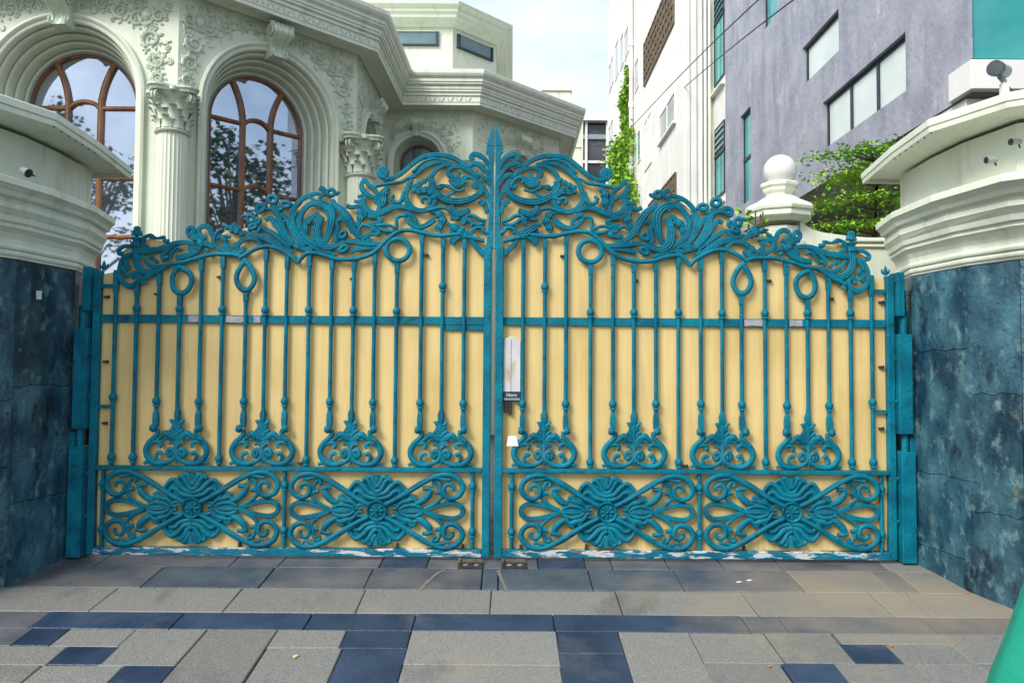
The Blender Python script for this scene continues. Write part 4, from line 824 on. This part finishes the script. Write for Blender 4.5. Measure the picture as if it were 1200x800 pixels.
def column(x, y, sc=1.0, h=ZS):
    r = .178 * sc; sh = MB().lathe((x, y, 0), [(r * 1.04, 0), (r * 1.02, h - 1.9), (r, h - .52 * sc)], 72, flute=lambda k: 1 - .055 * abs(math.sin(math.pi * k / 3.0)) ** .7 if False else (1.0, .955, .955)[k % 3] * 1.0)
    c = obj('column', MB().lathe((x, y, 0), [(r * 1.05, h - .55 * sc), (r * 1.18, h - .535 * sc), (r * 1.2, h - .52 * sc), (r * 1.05, h - .505 * sc)], 24), CREAM, mansion, True)
    obj('shaft', sh, CREAM, c)
    bell = [(r * .90, h - .51 * sc), (r * .90, h - .3 * sc), (r * 1.02, h - .14 * sc), (r * 1.35, h - .06 * sc)]
    cap = MB().lathe((x, y, 0), bell, 24)
    for row, (z0, hh, n, off, out) in enumerate(((h - .50*sc, .17*sc, 8, 0, .085), (h - .40*sc, .19*sc, 8, .5, .125), (h - .27*sc, .15*sc, 8, 0, .13))):
        for k in range(n):
            a = 2 * math.pi * (k + off) / n; ca, sa = math.cos(a), math.sin(a)
            def ML(p, q, cc, ca=ca, sa=sa, z0=z0): rr = r * (1.0 + .06 * row) + cc; return (x + ca * rr - sa * p, y + sa * rr + ca * p, z0 + q)
            ww = r * .40; vs = []; fs = []; S = 7
            for i in range(S):
                t = i / (S - 1); q = hh * (t if t < .8 else .8 + (t - .8) * -.3 + .06); cc = .012 + out * sc * max(0, t - .35) ** 1.6 * 1.6
                w_ = ww * (1 - .35 * t) * (1.0 if i % 2 else .82)
                for uu, dd in ((-1, -.012), (-.5, .004), (0, .014), (.5, .004), (1, -.012)): vs.append(ML(uu * w_, q, cc + dd * sc, ))
            fs = [(i*5+j, i*5+j+1, i*5+j+6, i*5+j+5) for i in range(S - 1) for j in range(4)]
            cap.add(vs, fs)
    for k in range(4):
        a = math.pi / 4 + k * math.pi / 2 + (math.pi / 8); d = Vector((math.cos(a), math.sin(a), 0)); o = Vector((x, y, 0)) + d * r * 1.35
        for sg in (-1, 1):
            sd_ = Vector((-d.y, d.x, 0)) * sg
            sweep(cap, [(p[0], p[1], p[2]) for p in spiral(.02 * sc, h - .135 * sc, .062 * sc, 1.5, -1, 2.2, .017 * sc)], lambda u_, v_, c_: tuple(o + d * u_ + sd_ * (.025 * sc + c_) + Vector((0, 0, v_))), 1.0, 0, 2)
        cap.tube([Vector((x, y, h - .30 * sc)) + d * r * .95, Vector((x, y, h - .2 * sc)) + d * r * 1.1, Vector((x, y, h - .10 * sc)) + d * r * 1.5], [.02 * sc, .028 * sc, .03 * sc], 6)
        m_ = Vector((math.cos(a + math.pi/4), math.sin(a + math.pi/4), 0))
        cap.lathe(tuple(Vector((x, y, h - .045 * sc)) + m_ * r * 1.5), [(.012, -.04), (.045 * sc, -.02), (.045 * sc, .02), (.012, .035)], 8)
    obj('capital', cap, RELIEF, c, True)
    ab = []; nn = 32
    for k in range(nn):
        a = 2 * math.pi * k / nn; rr = r * (1.40 + .62 * abs(math.cos(2 * (a - 3 * math.pi / 8))) ** 2.2); ab.append((rr, a))
    ap = lambda k_, z: [(x + q * k_ * math.cos(a), y + q * k_ * math.sin(a), z) for q, a in ab]
    obj('abacus', loft([ap(.93, h - .065*sc), ap(.96, h - .04*sc), ap(1.03, h - .02*sc), ap(1.03, h + .002)]), RELIEF, c)
# faces
W0 = Vector((-11.5, 9.5))
M1, L1 = wall_face(W0, A_, -5.65 - W0.x, 1.02, ZS, ZC + .1); archivolt(M1, -5.65 - W0.x, 1.04, ZS, .74, .50); window(M1, -5.65 - W0.x, .74, ZS, -.50, 2.2)
M2, L2 = wall_face(A_, B_, 1.29, 1.02, ZS, ZC + .1); archivolt(M2, 1.29, 1.04, ZS, .72, .46); window(M2, 1.29, .72, ZS, -.46, 2.2)
M3, L3 = wall_face(B_, C_, 1.07, .74, ZS + .02, ZC + .1); archivolt(M3, 1.07, .76, ZS + .02, .50, .45); window(M3, 1.07, .50, ZS + .02, -.46, 2.2)
M4, L4 = wall_face(C_, D_, .56, .50, 4.98, ZC + .1); archivolt(M4, .56, .54, 4.98, .37, .26, steps=3); window(M4, .56, .37, 4.98, -.3, 2.6, simple=True)
M5, L5 = wall_face(D_, E_, 1.21, .70, 4.72, ZC + .1); archivolt(M5, 1.21, .72, 4.72, .46, .4); window(M5, 1.21, .46, 4.72, -.42, 2.4)
obj('wall', MB().add([(E_.x, E_.y, 0), (E_.x, 22, 0), (E_.x, 22, 6.3), (E_.x, E_.y, 6.3)], [(0, 1, 2, 3)]), CREAM, mansion)
for M, u, R, z, L_ in ((M1, -5.65 - W0.x, 1.04, ZS, L1), (M2, 1.29, 1.04, ZS, L2), (M3, 1.07, .76, ZS + .02, L3), (M4, .56, .52, 4.98, L4), (M5, 1.21, .72, 4.72, L5)):
    relief(M, u, R, z, L_, ZC - .02); keystone(M, u, z + R - .20 * R, 1.28 * R ** .5)
column(A_.x + .02, A_.y - .14); column(B_.x + .10, B_.y - .10, 1.08); column(B_.x + .14, C_.y - .25, .9); column(D_.x + .02, D_.y - .1, .8, 4.9)
column(-7.12, 9.42)
def molding(path, prof, name, m, par, closed=False):
    n = len(path); vs = []; fs = []
    for i, p in enumerate(path):
        d0 = (p - path[i-1]).normalized() if i else None; d1 = (path[i+1] - p).normalized() if i < n - 1 else None
        n0 = Vector((d0.y, -d0.x)) if d0 else None; n1 = Vector((d1.y, -d1.x)) if d1 else None
        if n0 and n1: b = (n0 + n1); b = b / b.length_squared * 2
        else: b = n0 or n1
        for (o, z) in prof: vs.append((p.x + b.x * o, p.y + b.y * o, z))
    k = len(prof)
    for i in range(n - 1):
        for j in range(k - 1): fs.append((i*k+j, i*k+j+1, (i+1)*k+j+1, (i+1)*k+j))
    fs += [tuple(range(k)), tuple((n-1)*k + j for j in range(k))]
    return obj(name, MB().add(vs, fs), m, par)
CP = [W0, A_, B_, C_, D_, E_, Vector((E_.x, 22))]
cz = 5.89
cprof = [(-.05, cz + .02), (.0, cz + .02), (.05, cz - .0), (.07, cz + .02), (.30, cz + .02), (.315, cz - .01), (.335, cz - .01), (.335, cz + .035), (.345, cz + .045), (.345, cz + .145), (.37, cz + .155), (.37, cz + .175), (.35, cz + .18), (.35, cz + .215), (.385, cz + .22), (.385, cz + .255), (.40, cz + .26), (.40, cz + .30), (.44, cz + .335), (.445, cz + .37), (.46, cz + .375), (.46, cz + .42), (.50, cz + .46), (.52, cz + .50), (.52, cz + .56), (.50, cz + .575), (-.4, cz + .62)]
corn = molding(CP, cprof, 'cornice', PALE, mansion)
# leaf frieze on the cornice: little lobes in a row, joined
fz = MB()
for i in range(len(CP) - 1):
    a, b = CP[i], CP[i+1]; u = (b - a).normalized(); nn = Vector((u.y, -u.x)); L_ = (b - a).length; m = int(min(L_, 9) / .075)
    if i == 0: a = b - u * 6; L_ = 6; m = 80
    for k in range(m):
        t = (k + .5) / m * L_
        def MQ(p, q, c): return (a.x + u.x*(t+p) + nn.x*(.345+c), a.y + u.y*(t+p) + nn.y*(.345+c), cz + q)
        sweep(fz, [(-.022, .06, .008), (0, .10, .016), (.022, .132, .007)] if k % 2 else [(.022, .06, .008), (0, .10, .013), (-.022, .132, .007)], MQ, .9, .002, 2, ROUND)
tag(obj('leaf_frieze', fz, RELIEF, corn), kind='stuff')
obj('roof', MB().add([(-11.5, 9.3, 6.455), (-4.2, 9.3, 6.455), (-2.2, 11.3, 6.455), (-2.2, 13.7, 6.455), (-.7, 13.7, 6.455), (1.0, 15.4, 6.455), (1.0, 22, 6.455), (-11.5, 22, 6.455)], [tuple(range(8))]), CREAM, mansion)
# upper storey
UA = Vector((-9, 15.5)); UB = Vector((-1.26, 15.5)); UC = Vector((-.40, 16.36)); UD = Vector((-.40, 21))
for a, b in ((UA, UB), (UB, UC), (UC, UD)): obj('upper_wall', MB().add([(a.x, a.y, 6.3), (b.x, b.y, 6.3), (b.x, b.y, 8.4), (a.x, a.y, 8.4)], [(0, 1, 2, 3)]), PALE, mansion)
molding([UA, UB, UC, UD], [(0, 8.20), (.04, 8.20), (.06, 8.24), (.14, 8.27), (.15, 8.30), (.22, 8.32), (.23, 8.39), (.28, 8.42), (.28, 8.48), (.36, 8.53), (.37, 8.58), (.30, 8.60), (-.5, 8.64)], 'upper_cornice', PALE, mansion)
molding([UA, UB, UC, UD], [(0, 6.62), (.10, 6.55), (.16, 6.45), (.16, 6.36), (.0, 6.3)], 'base_flare', PALE, mansion)
for a, b, t0, t1 in ((UA, UB, 6.55, 7.40), (UB, UC, .16, 1.05)):
    M, _ = face_map(a, b)
    w = obj('strip_window', MB().add([M(t0, 7.84, .03), M(t1, 7.84, .03), M(t1, 8.11, .03), M(t0, 8.11, .03)], [(0, 1, 2, 3)]), mat('blue grey strip glass', (.10, .17, .20), (.16, .24, .27), 2, .1), mansion)
    for q in ((t0 - .06, 7.81, t1 + .06, 7.84), (t0 - .06, 8.11, t1 + .06, 8.10)): obj('frame', MB().poly([M(q[0], q[1], 0), M(q[2], q[1], 0), M(q[2], q[3], 0), M(q[0], q[3], 0)], Vector(M(0, 0, .06)) - Vector(M(0, 0, 0))), FRAME if q[1] < 8 else PALE, w)
    for x in (t0 - .05, t1): obj('frame', MB().poly([M(x, 7.842, 0), M(x + .05, 7.842, 0), M(x + .05, 8.108, 0), M(x, 8.108, 0)], Vector(M(0, 0, .058)) - Vector(M(0, 0, 0))), FRAME, w)
# wall lantern on the mansion between column and window
p = atY(212, 247, 9.62); e = empty('wall_lantern', p, 'small black wall lantern beside the fluted column of the mansion', 'lantern')
obj('cage', MB().lathe(p, [(.02, -.02), (.05, 0), (.055, .14), (.02, .20), (.03, .22), (.004, .27)], 6), BLACK, e)
obj('bracket', MB().tube([p + Vector((0, 0, .0)), p + Vector((0, .02, -.08)), p + Vector((.02, .12, -.07))], .014, 6), GREYM, e, True)

# ------------------------------------------------------------------ white and violet buildings on the right
XW, XP = 4.24, 5.20
def rect_x(X, pl, pr, yt, yb, at='r'):
    """window rectangle on a wall facing left at x = X, from picture columns and rows read at one edge"""
    ya, yb_ = atX(pl, 300, X).y, atX(pr, 300, X).y; ref = pr if at == 'r' else pl
    return ya, yb_, atX(ref, yt, X).z, atX(ref, yb, X).z
def win_x(root, X, r, glass, frame, npan=1, louv=0, proud=.0, sill=False, dep=.12):
    y1, y0, zt, zb = r; f = .05
    mb = MB()
    for a, b, c, d in ((y0, y1, zb, zb + f), (y0, y1, zt - f, zt), (y0, y0 + f, zb + f, zt - f), (y1 - f, y1, zb + f, zt - f)): mb.box((X - .03 - proud, a, c), (X + .02, b, d))
    w = obj('window', mb, frame, root)
    for k in range(npan):
        a = y0 + f + (y1 - y0 - 2*f) * k / npan; b = y0 + f + (y1 - y0 - 2*f) * (k + 1) / npan
        obj('pane', MB().box((X - .012, a + .02, zb + f), (X - .004, b - .02, zt - f)), glass, w)
        if k: obj('mullion', MB().box((X - .035, a - .035, zb + f), (X + .01, a + .035, zt - f)), frame, w)
    for k in range(louv):
        z = zt - f - (k + .5) * .16; obj('louvre', MB().poly([(X - .05, y0 + f, z), (X - .02, y0 + f, z + .09), (X - .02, y1 - f, z + .09), (X - .05, y1 - f, z)], (.012, 0, .0)), GREYG, w)
    if louv: obj('transom', MB().box((X - .04, y0, zt - f - louv * .16 - .08), (X + .01, y1, zt - f - louv * .16)), frame, w)
    if sill: obj('sill', MB().box((X - .10, y0 - .06, zb - .06), (X + .02, y1 + .06, zb)), WHITE2, w)
    return w
YA, YB_ = 19.7, 34.2
wb = empty('white_building', (6, 26, 0), 'tall stained white building with small windows, pipes and rusty grilles', 'building')
obj('wall', MB().add([(XW, YB_, 0), (XW, YA, 0), (XW, YA, 26), (XW, YB_, 17.2), (XW, YB_, 17.2)], [(0, 1, 2, 3)]), WHITE, wb)
obj('wall', MB().add([(XW, YA, 0), (XP, YA, 0), (XP, YA, 26), (XW, YA, 26)], [(0, 1, 2, 3)]), WHITE2, wb)
obj('wall', MB().add([(XP, YA, 0), (XP, 18.62, 0), (XP, 18.62, 24), (XP, YA, 24)], [(0, 1, 2, 3)]), WHITE2, wb)
obj('wall', MB().add([(XW, YB_, 0), (14, YB_, 0), (14, YB_, 17.2), (XW, YB_, 17.2)], [(0, 1, 2, 3)]), WHITE, wb)
for r, n, g in (((774,792,105,142), 2, GREYG), ((755.6,764,129,190), 2, WHITE2), ((747.5,751,150,187), 1, TEALG), ((744,749,65,100), 1, GREYG), ((721,725,44,86), 1, GREYG), ((727,731,36,74), 1, GREYG), ((732,737,28,60), 1, GREYG), ((713.5,719,64,96), 2, GREYG), ((713.5,719,138,166), 2, GREYG), ((729,735,112,146), 1, TEALG)):
    win_x(wb, XW, rect_x(XW, *r), g, WHITE2, n, sill=r[0] == 774)
for r in ((755.5, 791, -34, 26), (761, 793, 202, 290)):
    y1, y0, zt, zb = rect_x(XW, *r); g = obj('grille', MB().box((XW - .015, y0, zb), (XW + .01, y1, zt)), MESH, wb)
    m = 12
    for k in range(m + 1): obj('grille_bar', MB().box((XW - .05, y0 + (y1-y0)*k/m - .02, zb), (XW - .016, y0 + (y1-y0)*k/m + .02, zt)), MESH, g)
    for k in range(6): obj('grille_bar', MB().box((XW - .045, y0, zb + (zt-zb)*k/5 - .02), (XW - .014, y1, zb + (zt-zb)*k/5 + .02)), MESH, g)
for px in (821.5, 826.5, 831.5): x = atY(px, 300, YA).x; obj('pipe', MB().lathe((x, YA - .06, 0), [(.045, 0), (.045, 24)], 8), WHITE if px < 830 else PALE, wb, True)
for px in (806, 814): x = atY(px, 300, YA).x; obj('pilaster_strip', MB().box((x - .05, YA - .04, 0), (x + .05, YA, 25)), WHITE2, wb)
y = atX(742.5, 300, XW).y; pp = obj('pipe', MB().lathe((XW - .09, y, 0), [(.075, 0), (.075, 16.5)], 8), WHITE2, wb, True)
for z in (4, 6.2, 8.4, 10.6, 12.8): obj('pipe_joint', MB().lathe((XW - .09, y, z), [(.10, -.1), (.10, .1)], 8), WHITE2, pp, True)
win_x(wb, XP, rect_x(XP, 838.8, 850.4, -24, 86), TEALG, FRAME, 1, 4); win_x(wb, XP, rect_x(XP, 839, 850.4, 139, 225), TEALG, FRAME, 1, 4)
for z in (8.33, 5.42): obj('sill', MB().box((XP - .12, 18.64, z - .05), (XP, YA - .02, z)), WHITE2, wb)

vb = empty('violet_building', (8, 13, 0), 'violet grey stucco building with ribbon windows standing close on the right', 'building')
PN, PF = atX(1142, 300, XP).y, 18.6; ZB = 4.35
wins = [(966, 1064.5, 34.5, 104.5, 3, BLIND), (942.5, 985.5, 7, 57, 1, BLIND), (868.5, 880.5, 123, 233, 1, TEALG), (895, 913, -60, 13, 1, TEALG)]
rects = [rect_x(XP, *w[:4]) for w in wins]
# wall with recessed openings: grid split at the openings' edges
ys = sorted({PN, PF} | {v for r in rects for v in r[:2]}); zs_ = sorted({ZB, 15} | {v for r in rects for v in r[2:]})
mb = MB()
for i in range(len(ys) - 1):
    for j in range(len(zs_) - 1):
        cy, cz_ = (ys[i] + ys[i+1]) / 2, (zs_[j] + zs_[j+1]) / 2
        if any(r[1] < cy < r[0] and r[3] < cz_ < r[2] for r in rects): continue
        mb.add([(XP, ys[i], zs_[j]), (XP, ys[i+1], zs_[j]), (XP, ys[i+1], zs_[j+1]), (XP, ys[i], zs_[j+1])], [(0, 1, 2, 3)])
for r in rects:
    y1, y0, zt, zb = r; d = .16
    mb.add([(XP, y0, zb), (XP, y1, zb), (XP, y1, zt), (XP, y0, zt), (XP + d, y0, zb), (XP + d, y1, zb), (XP + d, y1, zt), (XP + d, y0, zt)], [(0, 1, 5, 4), (1, 2, 6, 5), (2, 3, 7, 6), (3, 0, 4, 7)])
obj('wall', mb, PURPLE, vb)
for r, w in zip(rects, wins): win_x(vb, XP + .10, r, w[5], FRAME, w[4], 0)
y1, y0, zt, zb = rects[2]; obj('transom', MB().box((XP + .06, y0, zb + 1.0), (XP + .11, y1, zb + 1.07)), FRAME, vb)
obj('wall', MB().add([(XP, PN, 4.75), (XP + .02, PN, 4.75), (XP + .02, PN, 15), (XP, PN, 15)], [(0, 1, 2, 3)]), PURPLE, vb)
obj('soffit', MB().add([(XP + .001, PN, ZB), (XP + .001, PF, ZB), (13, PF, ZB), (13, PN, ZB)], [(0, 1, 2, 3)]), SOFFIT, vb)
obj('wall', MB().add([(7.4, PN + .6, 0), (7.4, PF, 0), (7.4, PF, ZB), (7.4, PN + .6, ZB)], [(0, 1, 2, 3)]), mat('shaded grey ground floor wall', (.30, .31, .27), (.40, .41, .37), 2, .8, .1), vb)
obj('wall', MB().add([(XP, PF, 0), (13, PF, 0), (13, PF, 15), (XP, PF, 15)], [(0, 1, 2, 3)]), PURPLE, vb)
obj('roof', MB().add([(XP, PN, 15), (XP, PF, 15), (13, PF, 15), (13, PN, 15)], [(0, 1, 2, 3)]), PURPLE, vb)
for i in range(5):
    for j in range(3):
        x0, z0 = XP + .03 + i * 1.5, 4.76 + j * 2.6
        obj('glass_pane', MB().box((x0, PN + .03, z0), (x0 + 1.46, PN + .045, z0 + 2.56)), TEALG, vb)
obj('glazing_frame', MB().box((XP + .02, PN + .05, 4.7), (13, PN + .09, 15)), FRAME, vb)
obj('ledge', MB().box((XP - .06, PN - .10, 4.36), (13, PN + .36, 4.70)), WHITE2, vb, bevel=.01)
obj('ledge', MB().box((XP + .02, PN + .15, 4.10), (XP + .7, PN + .9, 4.345)), WHITE2, vb, bevel=.01)
# small fittings by the ground floor wall behind the tree
e = empty('awning', (6.2, 12.5, 0), 'pale corrugated awning on the ground floor wall behind the small tree', 'awning')
obj('roof_sheet', MB().poly([(5.6, 11.0, 3.1), (5.6, 14.5, 3.1), (7.35, 14.5, 3.7), (7.35, 11.0, 3.7)], (0, 0, .05)), WHITE2, e)
for y in (11.1, 14.4): obj('post', MB().box((5.65, y - .04, 0), (5.73, y + .04, 3.1)), GREYM, e)

# ------------------------------------------------------------------ buildings far behind
e = empty('glazed_building', (8, 48, 0), 'dark glazed block with white posts at the far end between mansion and white building', 'building')
Yf = 48; gp = lambda x, y: atY(x, y, Yf)
a, b = gp(655, 210), gp(735, 136)
obj('glazing', MB().box((a.x, Yf, 0), (b.x, Yf + 8, b.z)), DARKG, e)
obj('fascia', MB().box((a.x - .2, Yf - .5, gp(690, 144).z), (b.x + .2, Yf + 8, gp(690, 133).z)), WHITE2, e)
for px in (686.5, 711): x = gp(px, 200).x; obj('post', MB().box((x - .07, Yf - .25, 0), (x + .07, Yf - .02, gp(690, 144).z)), WHITE2, e)
for py in (190.5, 160): z = gp(690, py).z; obj('floor_beam', MB().box((a.x, Yf - .18, z - (.08 if py > 180 else .22)), (b.x, Yf - .01, z + .08)), WHITE2 if py > 180 else GREYM, e)
for k in range(6):
    for j in range(3):
        x = a.x + (b.x - a.x) * (k + .2) / 6; z = gp(690, 215).z + j * 1.2
        obj('pane', MB().box((x, Yf - .03, z), (x + .5, Yf - .005, z + .8)), GREYG if (k + j * 2) % 9 == 0 else DARKG, e)
e = empty('pale_block', (2.4, 30, 0), 'small pale rooftop block with a blue tank behind the mansion cornice', 'rooftop block')
a, b = atY(636, 140, 30), atY(669, 107, 30)
obj('wall', MB().box((a.x, 30, 6), (b.x, 33, b.z)), PALE, e); obj('coping', MB().box((a.x - .05, 29.93, b.z + .002), (b.x + .05, 33.05, b.z + .08)), PALE, e)
a, b = atY(669.5, 125, 30), atY(678, 115, 30)
tk = obj('tank', MB().lathe(((a.x + b.x) / 2, 31, a.z), [(.16, 0), (.16, b.z - a.z - .06), (.06, b.z - a.z)], 14), mat('blue plastic tank', (.02, .09, .30), None, rough=.4), e, True)
obj('wall', MB().box((b.x - .28, 30.2, 6), (b.x + .2, 33, a.z - .005)), PALE, e)
a, b = atY(666, 215, 26), atY(680, 173, 26)
e = empty('boundary_pier', ((a.x + b.x) / 2, 26, 0), 'pale green pier just right of the mansion eaves', 'pier')
obj('shaft', MB().box((a.x, 26, 0), (b.x, 26.4, b.z)), PALE, e); obj('cap', MB().box((a.x - .04, 25.96, b.z + .001), (b.x + .04, 26.44, b.z + .07)), PALE, e)

# ------------------------------------------------------------------ plants
def leaves(mb, pts, size, up=.5, rng=R_):
    for p in pts:
        d = Vector((rng.gauss(0, 1), rng.gauss(0, 1), rng.gauss(0, .5))).normalized(); n = Vector((rng.gauss(0, .6), rng.gauss(0, .6), up + rng.random())).normalized()
        s_ = d.cross(n).normalized(); l = size * rng.uniform(.6, 1.3); w = l * .38; p = Vector(p)
        mb.add([p, p + d*l*.5 + s_*w, p + d*l + n * -.15*l, p + d*l*.5 - s_*w], [(0, 1, 2, 3)])
    return mb
def tiered_tree(loc, name, label):
    e = empty(name, loc, label, 'tree'); x, y, z = loc; rng = random.Random(3)
    H = atY(1027, 176, y).z
    obj('trunk', MB().tube([(x, y, 0), (x + .02, y, 1.2), (x - .02, y, 2.2), (x + .01, y, H - .3), (x + .03, y, H)], [.05, .04, .03, .018, .006], 8), BARK, e, True)
    lim = MB(); pts = []
    for k in range(7):
        zz_ = 1.80 + k * (H - 1.85) / 6; rad = .86 * (1.12 - .62 * (k / 6) ** 1.5) * rng.uniform(.8, 1.15)
        for j in range(9):
            a = k * 1.3 + j * 2 * math.pi / 9 + rng.uniform(-.3, .3); r = rad * rng.uniform(.65, 1.1); dz = rng.uniform(-.03, .05)
            tip = Vector((x + r * math.cos(a) * 1.1, y + r * math.sin(a) * .7, zz_ + dz)); lim.tube([(x, y, zz_ - .06), ((x + tip.x) / 2, (y + tip.y) / 2, zz_ + .04 + dz), tip], [.011, .007, .003], 5)
            for q in range(150):
                t = rng.uniform(.25, 1.08); sp = .13 * (1.2 - .4 * t)
                pts.append((x + (tip.x - x) * t + rng.gauss(0, sp), y + (tip.y - y) * t + rng.gauss(0, sp), zz_ + .03 + dz * t + rng.gauss(0, .009) - .10 * max(0, t - .5)))
    obj('branches', lim, BARK, e, True); obj('crown', leaves(MB(), pts, .040, 2.2, rng), LEAFA, e)
p = atY(1027, 300, 6.9); tiered_tree((p.x, 6.9, 0), 'tiered_tree', 'bright green fine leaved tiered tree behind the garden wall beside the right pillar')
# creeper on the white building
e = empty('creeper_vine', (XW, 27, 0), 'green creeper hanging down the white building beside its downpipe', 'creeper'); rng = random.Random(5); pts = []; stem = MB()
for k in range(9000):
    py = 245 - abs(rng.gauss(0, 1)) * 62
    if py < 78: continue
    wd = 9 if py > 165 else 4.5 if py > 140 else 2.6
    px = (736 if py > 165 else 737) + rng.gauss(0, wd * .5) + 2.5 * math.sin(py * .09)
    q = atX(px, py, XW); pts.append((XW - .05 - abs(rng.gauss(0, .22)) * (1 if py > 160 else .4), q.y, q.z))
for k in range(5): stem.tube([atX(733 + k * 2, 330, XW - .05), atX(734 + k * 1.5, 200, XW - .05), atX(736 + k * .8, 130, XW - .05), atX(737 + k * .5, 80, XW - .05)], .025, 5)
obj('stem', stem, BARK, e, True); obj('foliage', leaves(MB(), pts, .15, .2, rng), LEAFA, e)
# shrub behind the crest
p = atY(880, 300, 5.7); e = empty('shrub', (p.x, 5.7, 0), 'small yellow green shrub just showing over the gate left of the pedestal', 'shrub'); pts = []; st = MB()
for k in range(9):
    a = k * 2.4; tip = Vector((p.x + .09 * math.cos(a), 5.7 + .09 * math.sin(a), atY(880, 262 - (k % 3) * 9 + 6, 5.7).z)); st.tube([(p.x, 5.7, 0), (p.x + .03 * math.cos(a), 5.7, 1.2), tip], .006, 5)
    for q in range(34): t = rng.uniform(.55, 1); pts.append((p.x + (tip.x - p.x) * t + rng.gauss(0, .035), 5.7 + rng.gauss(0, .04), tip.z * t + rng.gauss(0, .03)))
for k in range(14): pts.append(atY(872 + rng.gauss(0, 4), 250 + rng.gauss(0, 6), 5.7))
obj('stem', st, BARK, e, True); obj('foliage', leaves(MB(), pts, .05, .5, rng), LEAFA, e)
# street trees (seen as reflections in the mansion windows)
def round_tree(name, loc, H, rad, label, seed, sparse=1.0):
    e = empty(name, loc, label, 'tree', 'street trees outside the gate'); rng = random.Random(seed); x, y, z = loc
    obj('trunk', MB().tube([(x, y, z), (x + .1, y, z + H * .3), (x, y + .1, z + H * .6), (x, y, z + H * .9)], [.2, .16, .11, .03], 8), BARK, e, True)
    lim = MB(); pts = []
    for k in range(34):
        a = k * 2.4; v = rng.uniform(-.5, 1); r = rad * math.sqrt(max(.05, 1 - v * v * .8)) * rng.uniform(.5, 1)
        c = Vector((x + r * math.cos(a), y + r * math.sin(a), z + H * .68 + v * H * .3)); lim.tube([(x, y, z + H * .45 + v), ((x + c.x) / 2, (y + c.y) / 2, c.z - .3), c], [.05, .03, .01], 5)
        for q in range(int(70 * sparse)): pts.append(c + Vector((rng.gauss(0, .42), rng.gauss(0, .42), rng.gauss(0, .26))))
    obj('branches', lim, BARK, e, True); obj('crown', leaves(MB(), pts, .24, .5, rng), LEAFC, e)
round_tree('street_tree', (9.6, 5.4, 0), 8.6, 2.1, 'airy dark tree standing outside right of the gate', 11, .8)
round_tree('street_tree', (-15.5, -8, -.6), 11.5, 3.0, 'dark tree across the street far left', 12)
round_tree('street_tree', (-13, -15, -.6), 8.5, 3.4, 'dark tree across the street left of centre', 13)
round_tree('street_tree', (15, -3, -.6), 9.5, 3.2, 'dark tree across the street on the right', 14)

# ------------------------------------------------------------------ overhead cables
for (far, mid_, near, lab) in (((700, 193, 40), (790, 96, 18), (960, -66, 9), 'upper black overhead cable crossing the white and violet buildings'), ((738, 158, 33), (838, 72, 16), (1010, -60, 8), 'lower black overhead cable crossing the violet building')):
    pts = [atY(*far), atY(*mid_), atY(*near)]; pts = spline([tuple(p) for p in pts], 10)
    tag(obj('overhead_cable', MB().tube(pts, .011, 6), CABLE, None, True), lab, 'cable', 'overhead cables')
# ------------------------------------------------------------------ green cloth at the right edge of the driveway
p = Vector((1.30, 1.60, 0)); z0 = ramp(1.60); e = empty('green_cloth', (p.x, p.y, z0), 'bright green cloth draped over a stand at the lower right corner', 'cloth')
H = 1.5; vs = []; fs = []; n = 64; rings = 16
for i in range(rings + 1):
    t = i / rings; h = H * (1 - t); r = .065 + .469 * t
    for k in range(n):
        a = 2 * math.pi * k / n; f = 1 + .05 * math.sin(a * 9 + 1.5 * t) + .03 * t * math.sin(a * 13 + 2)
        vs.append((p.x + r * f * math.cos(a), p.y + r * f * math.sin(a), z0 + h + .006 * math.sin(h * 22 + a)))
fs = [(i*n+k, i*n+(k+1) % n, (i+1)*n+(k+1) % n, (i+1)*n+k) for i in range(rings) for k in range(n)] + [tuple(range(n))]
obj('cloth', MB().add(vs, fs), GREENC, e, True)
obj('pole', MB().lathe((p.x, p.y, z0), [(.014, 0), (.014, H - .01)], 8), GREYM, e)
# ------------------------------------------------------------------ fallen leaves and litter on the paving
for i, (px, py, lab) in enumerate(((346, 770, 'tiny yellow pebble on the grey paving left of the blue stones'), (1133, 695, 'small orange fallen leaf near the foot of the right pillar'), (1044, 757, 'small orange fallen leaf beside the blue paving stone'), (901, 781, 'small orange fallen leaf near the bottom edge of the driveway'), (866, 682, 'white paper scrap on the dark paving, left one of two'), (878, 680, 'white paper scrap on the dark paving, right one of two'))):
    q = atGround(px, py); s_ = .012; pts = [(q.x + s_ * math.cos(a) * (1.6 if i > 3 else 1), q.y + s_ * math.sin(a) * .8, q.z + .001 + .003 * (k % 2)) for k, a in enumerate([j * math.pi / 3 for j in range(6)])]
    tag(obj('pebble' if i == 0 else 'fallen_leaf' if i < 4 else 'paper_scrap', MB().poly(pts, (0, 0, .008 if i == 0 else .0015)), mat('litter', *([(.6, .45, .2)], [(.45, .14, .03)], [(.7, .7, .7)])[0 if i == 0 else 1 if i < 4 else 2], rough=.7)), lab, 'pebble' if i == 0 else 'leaf' if i < 4 else 'paper')
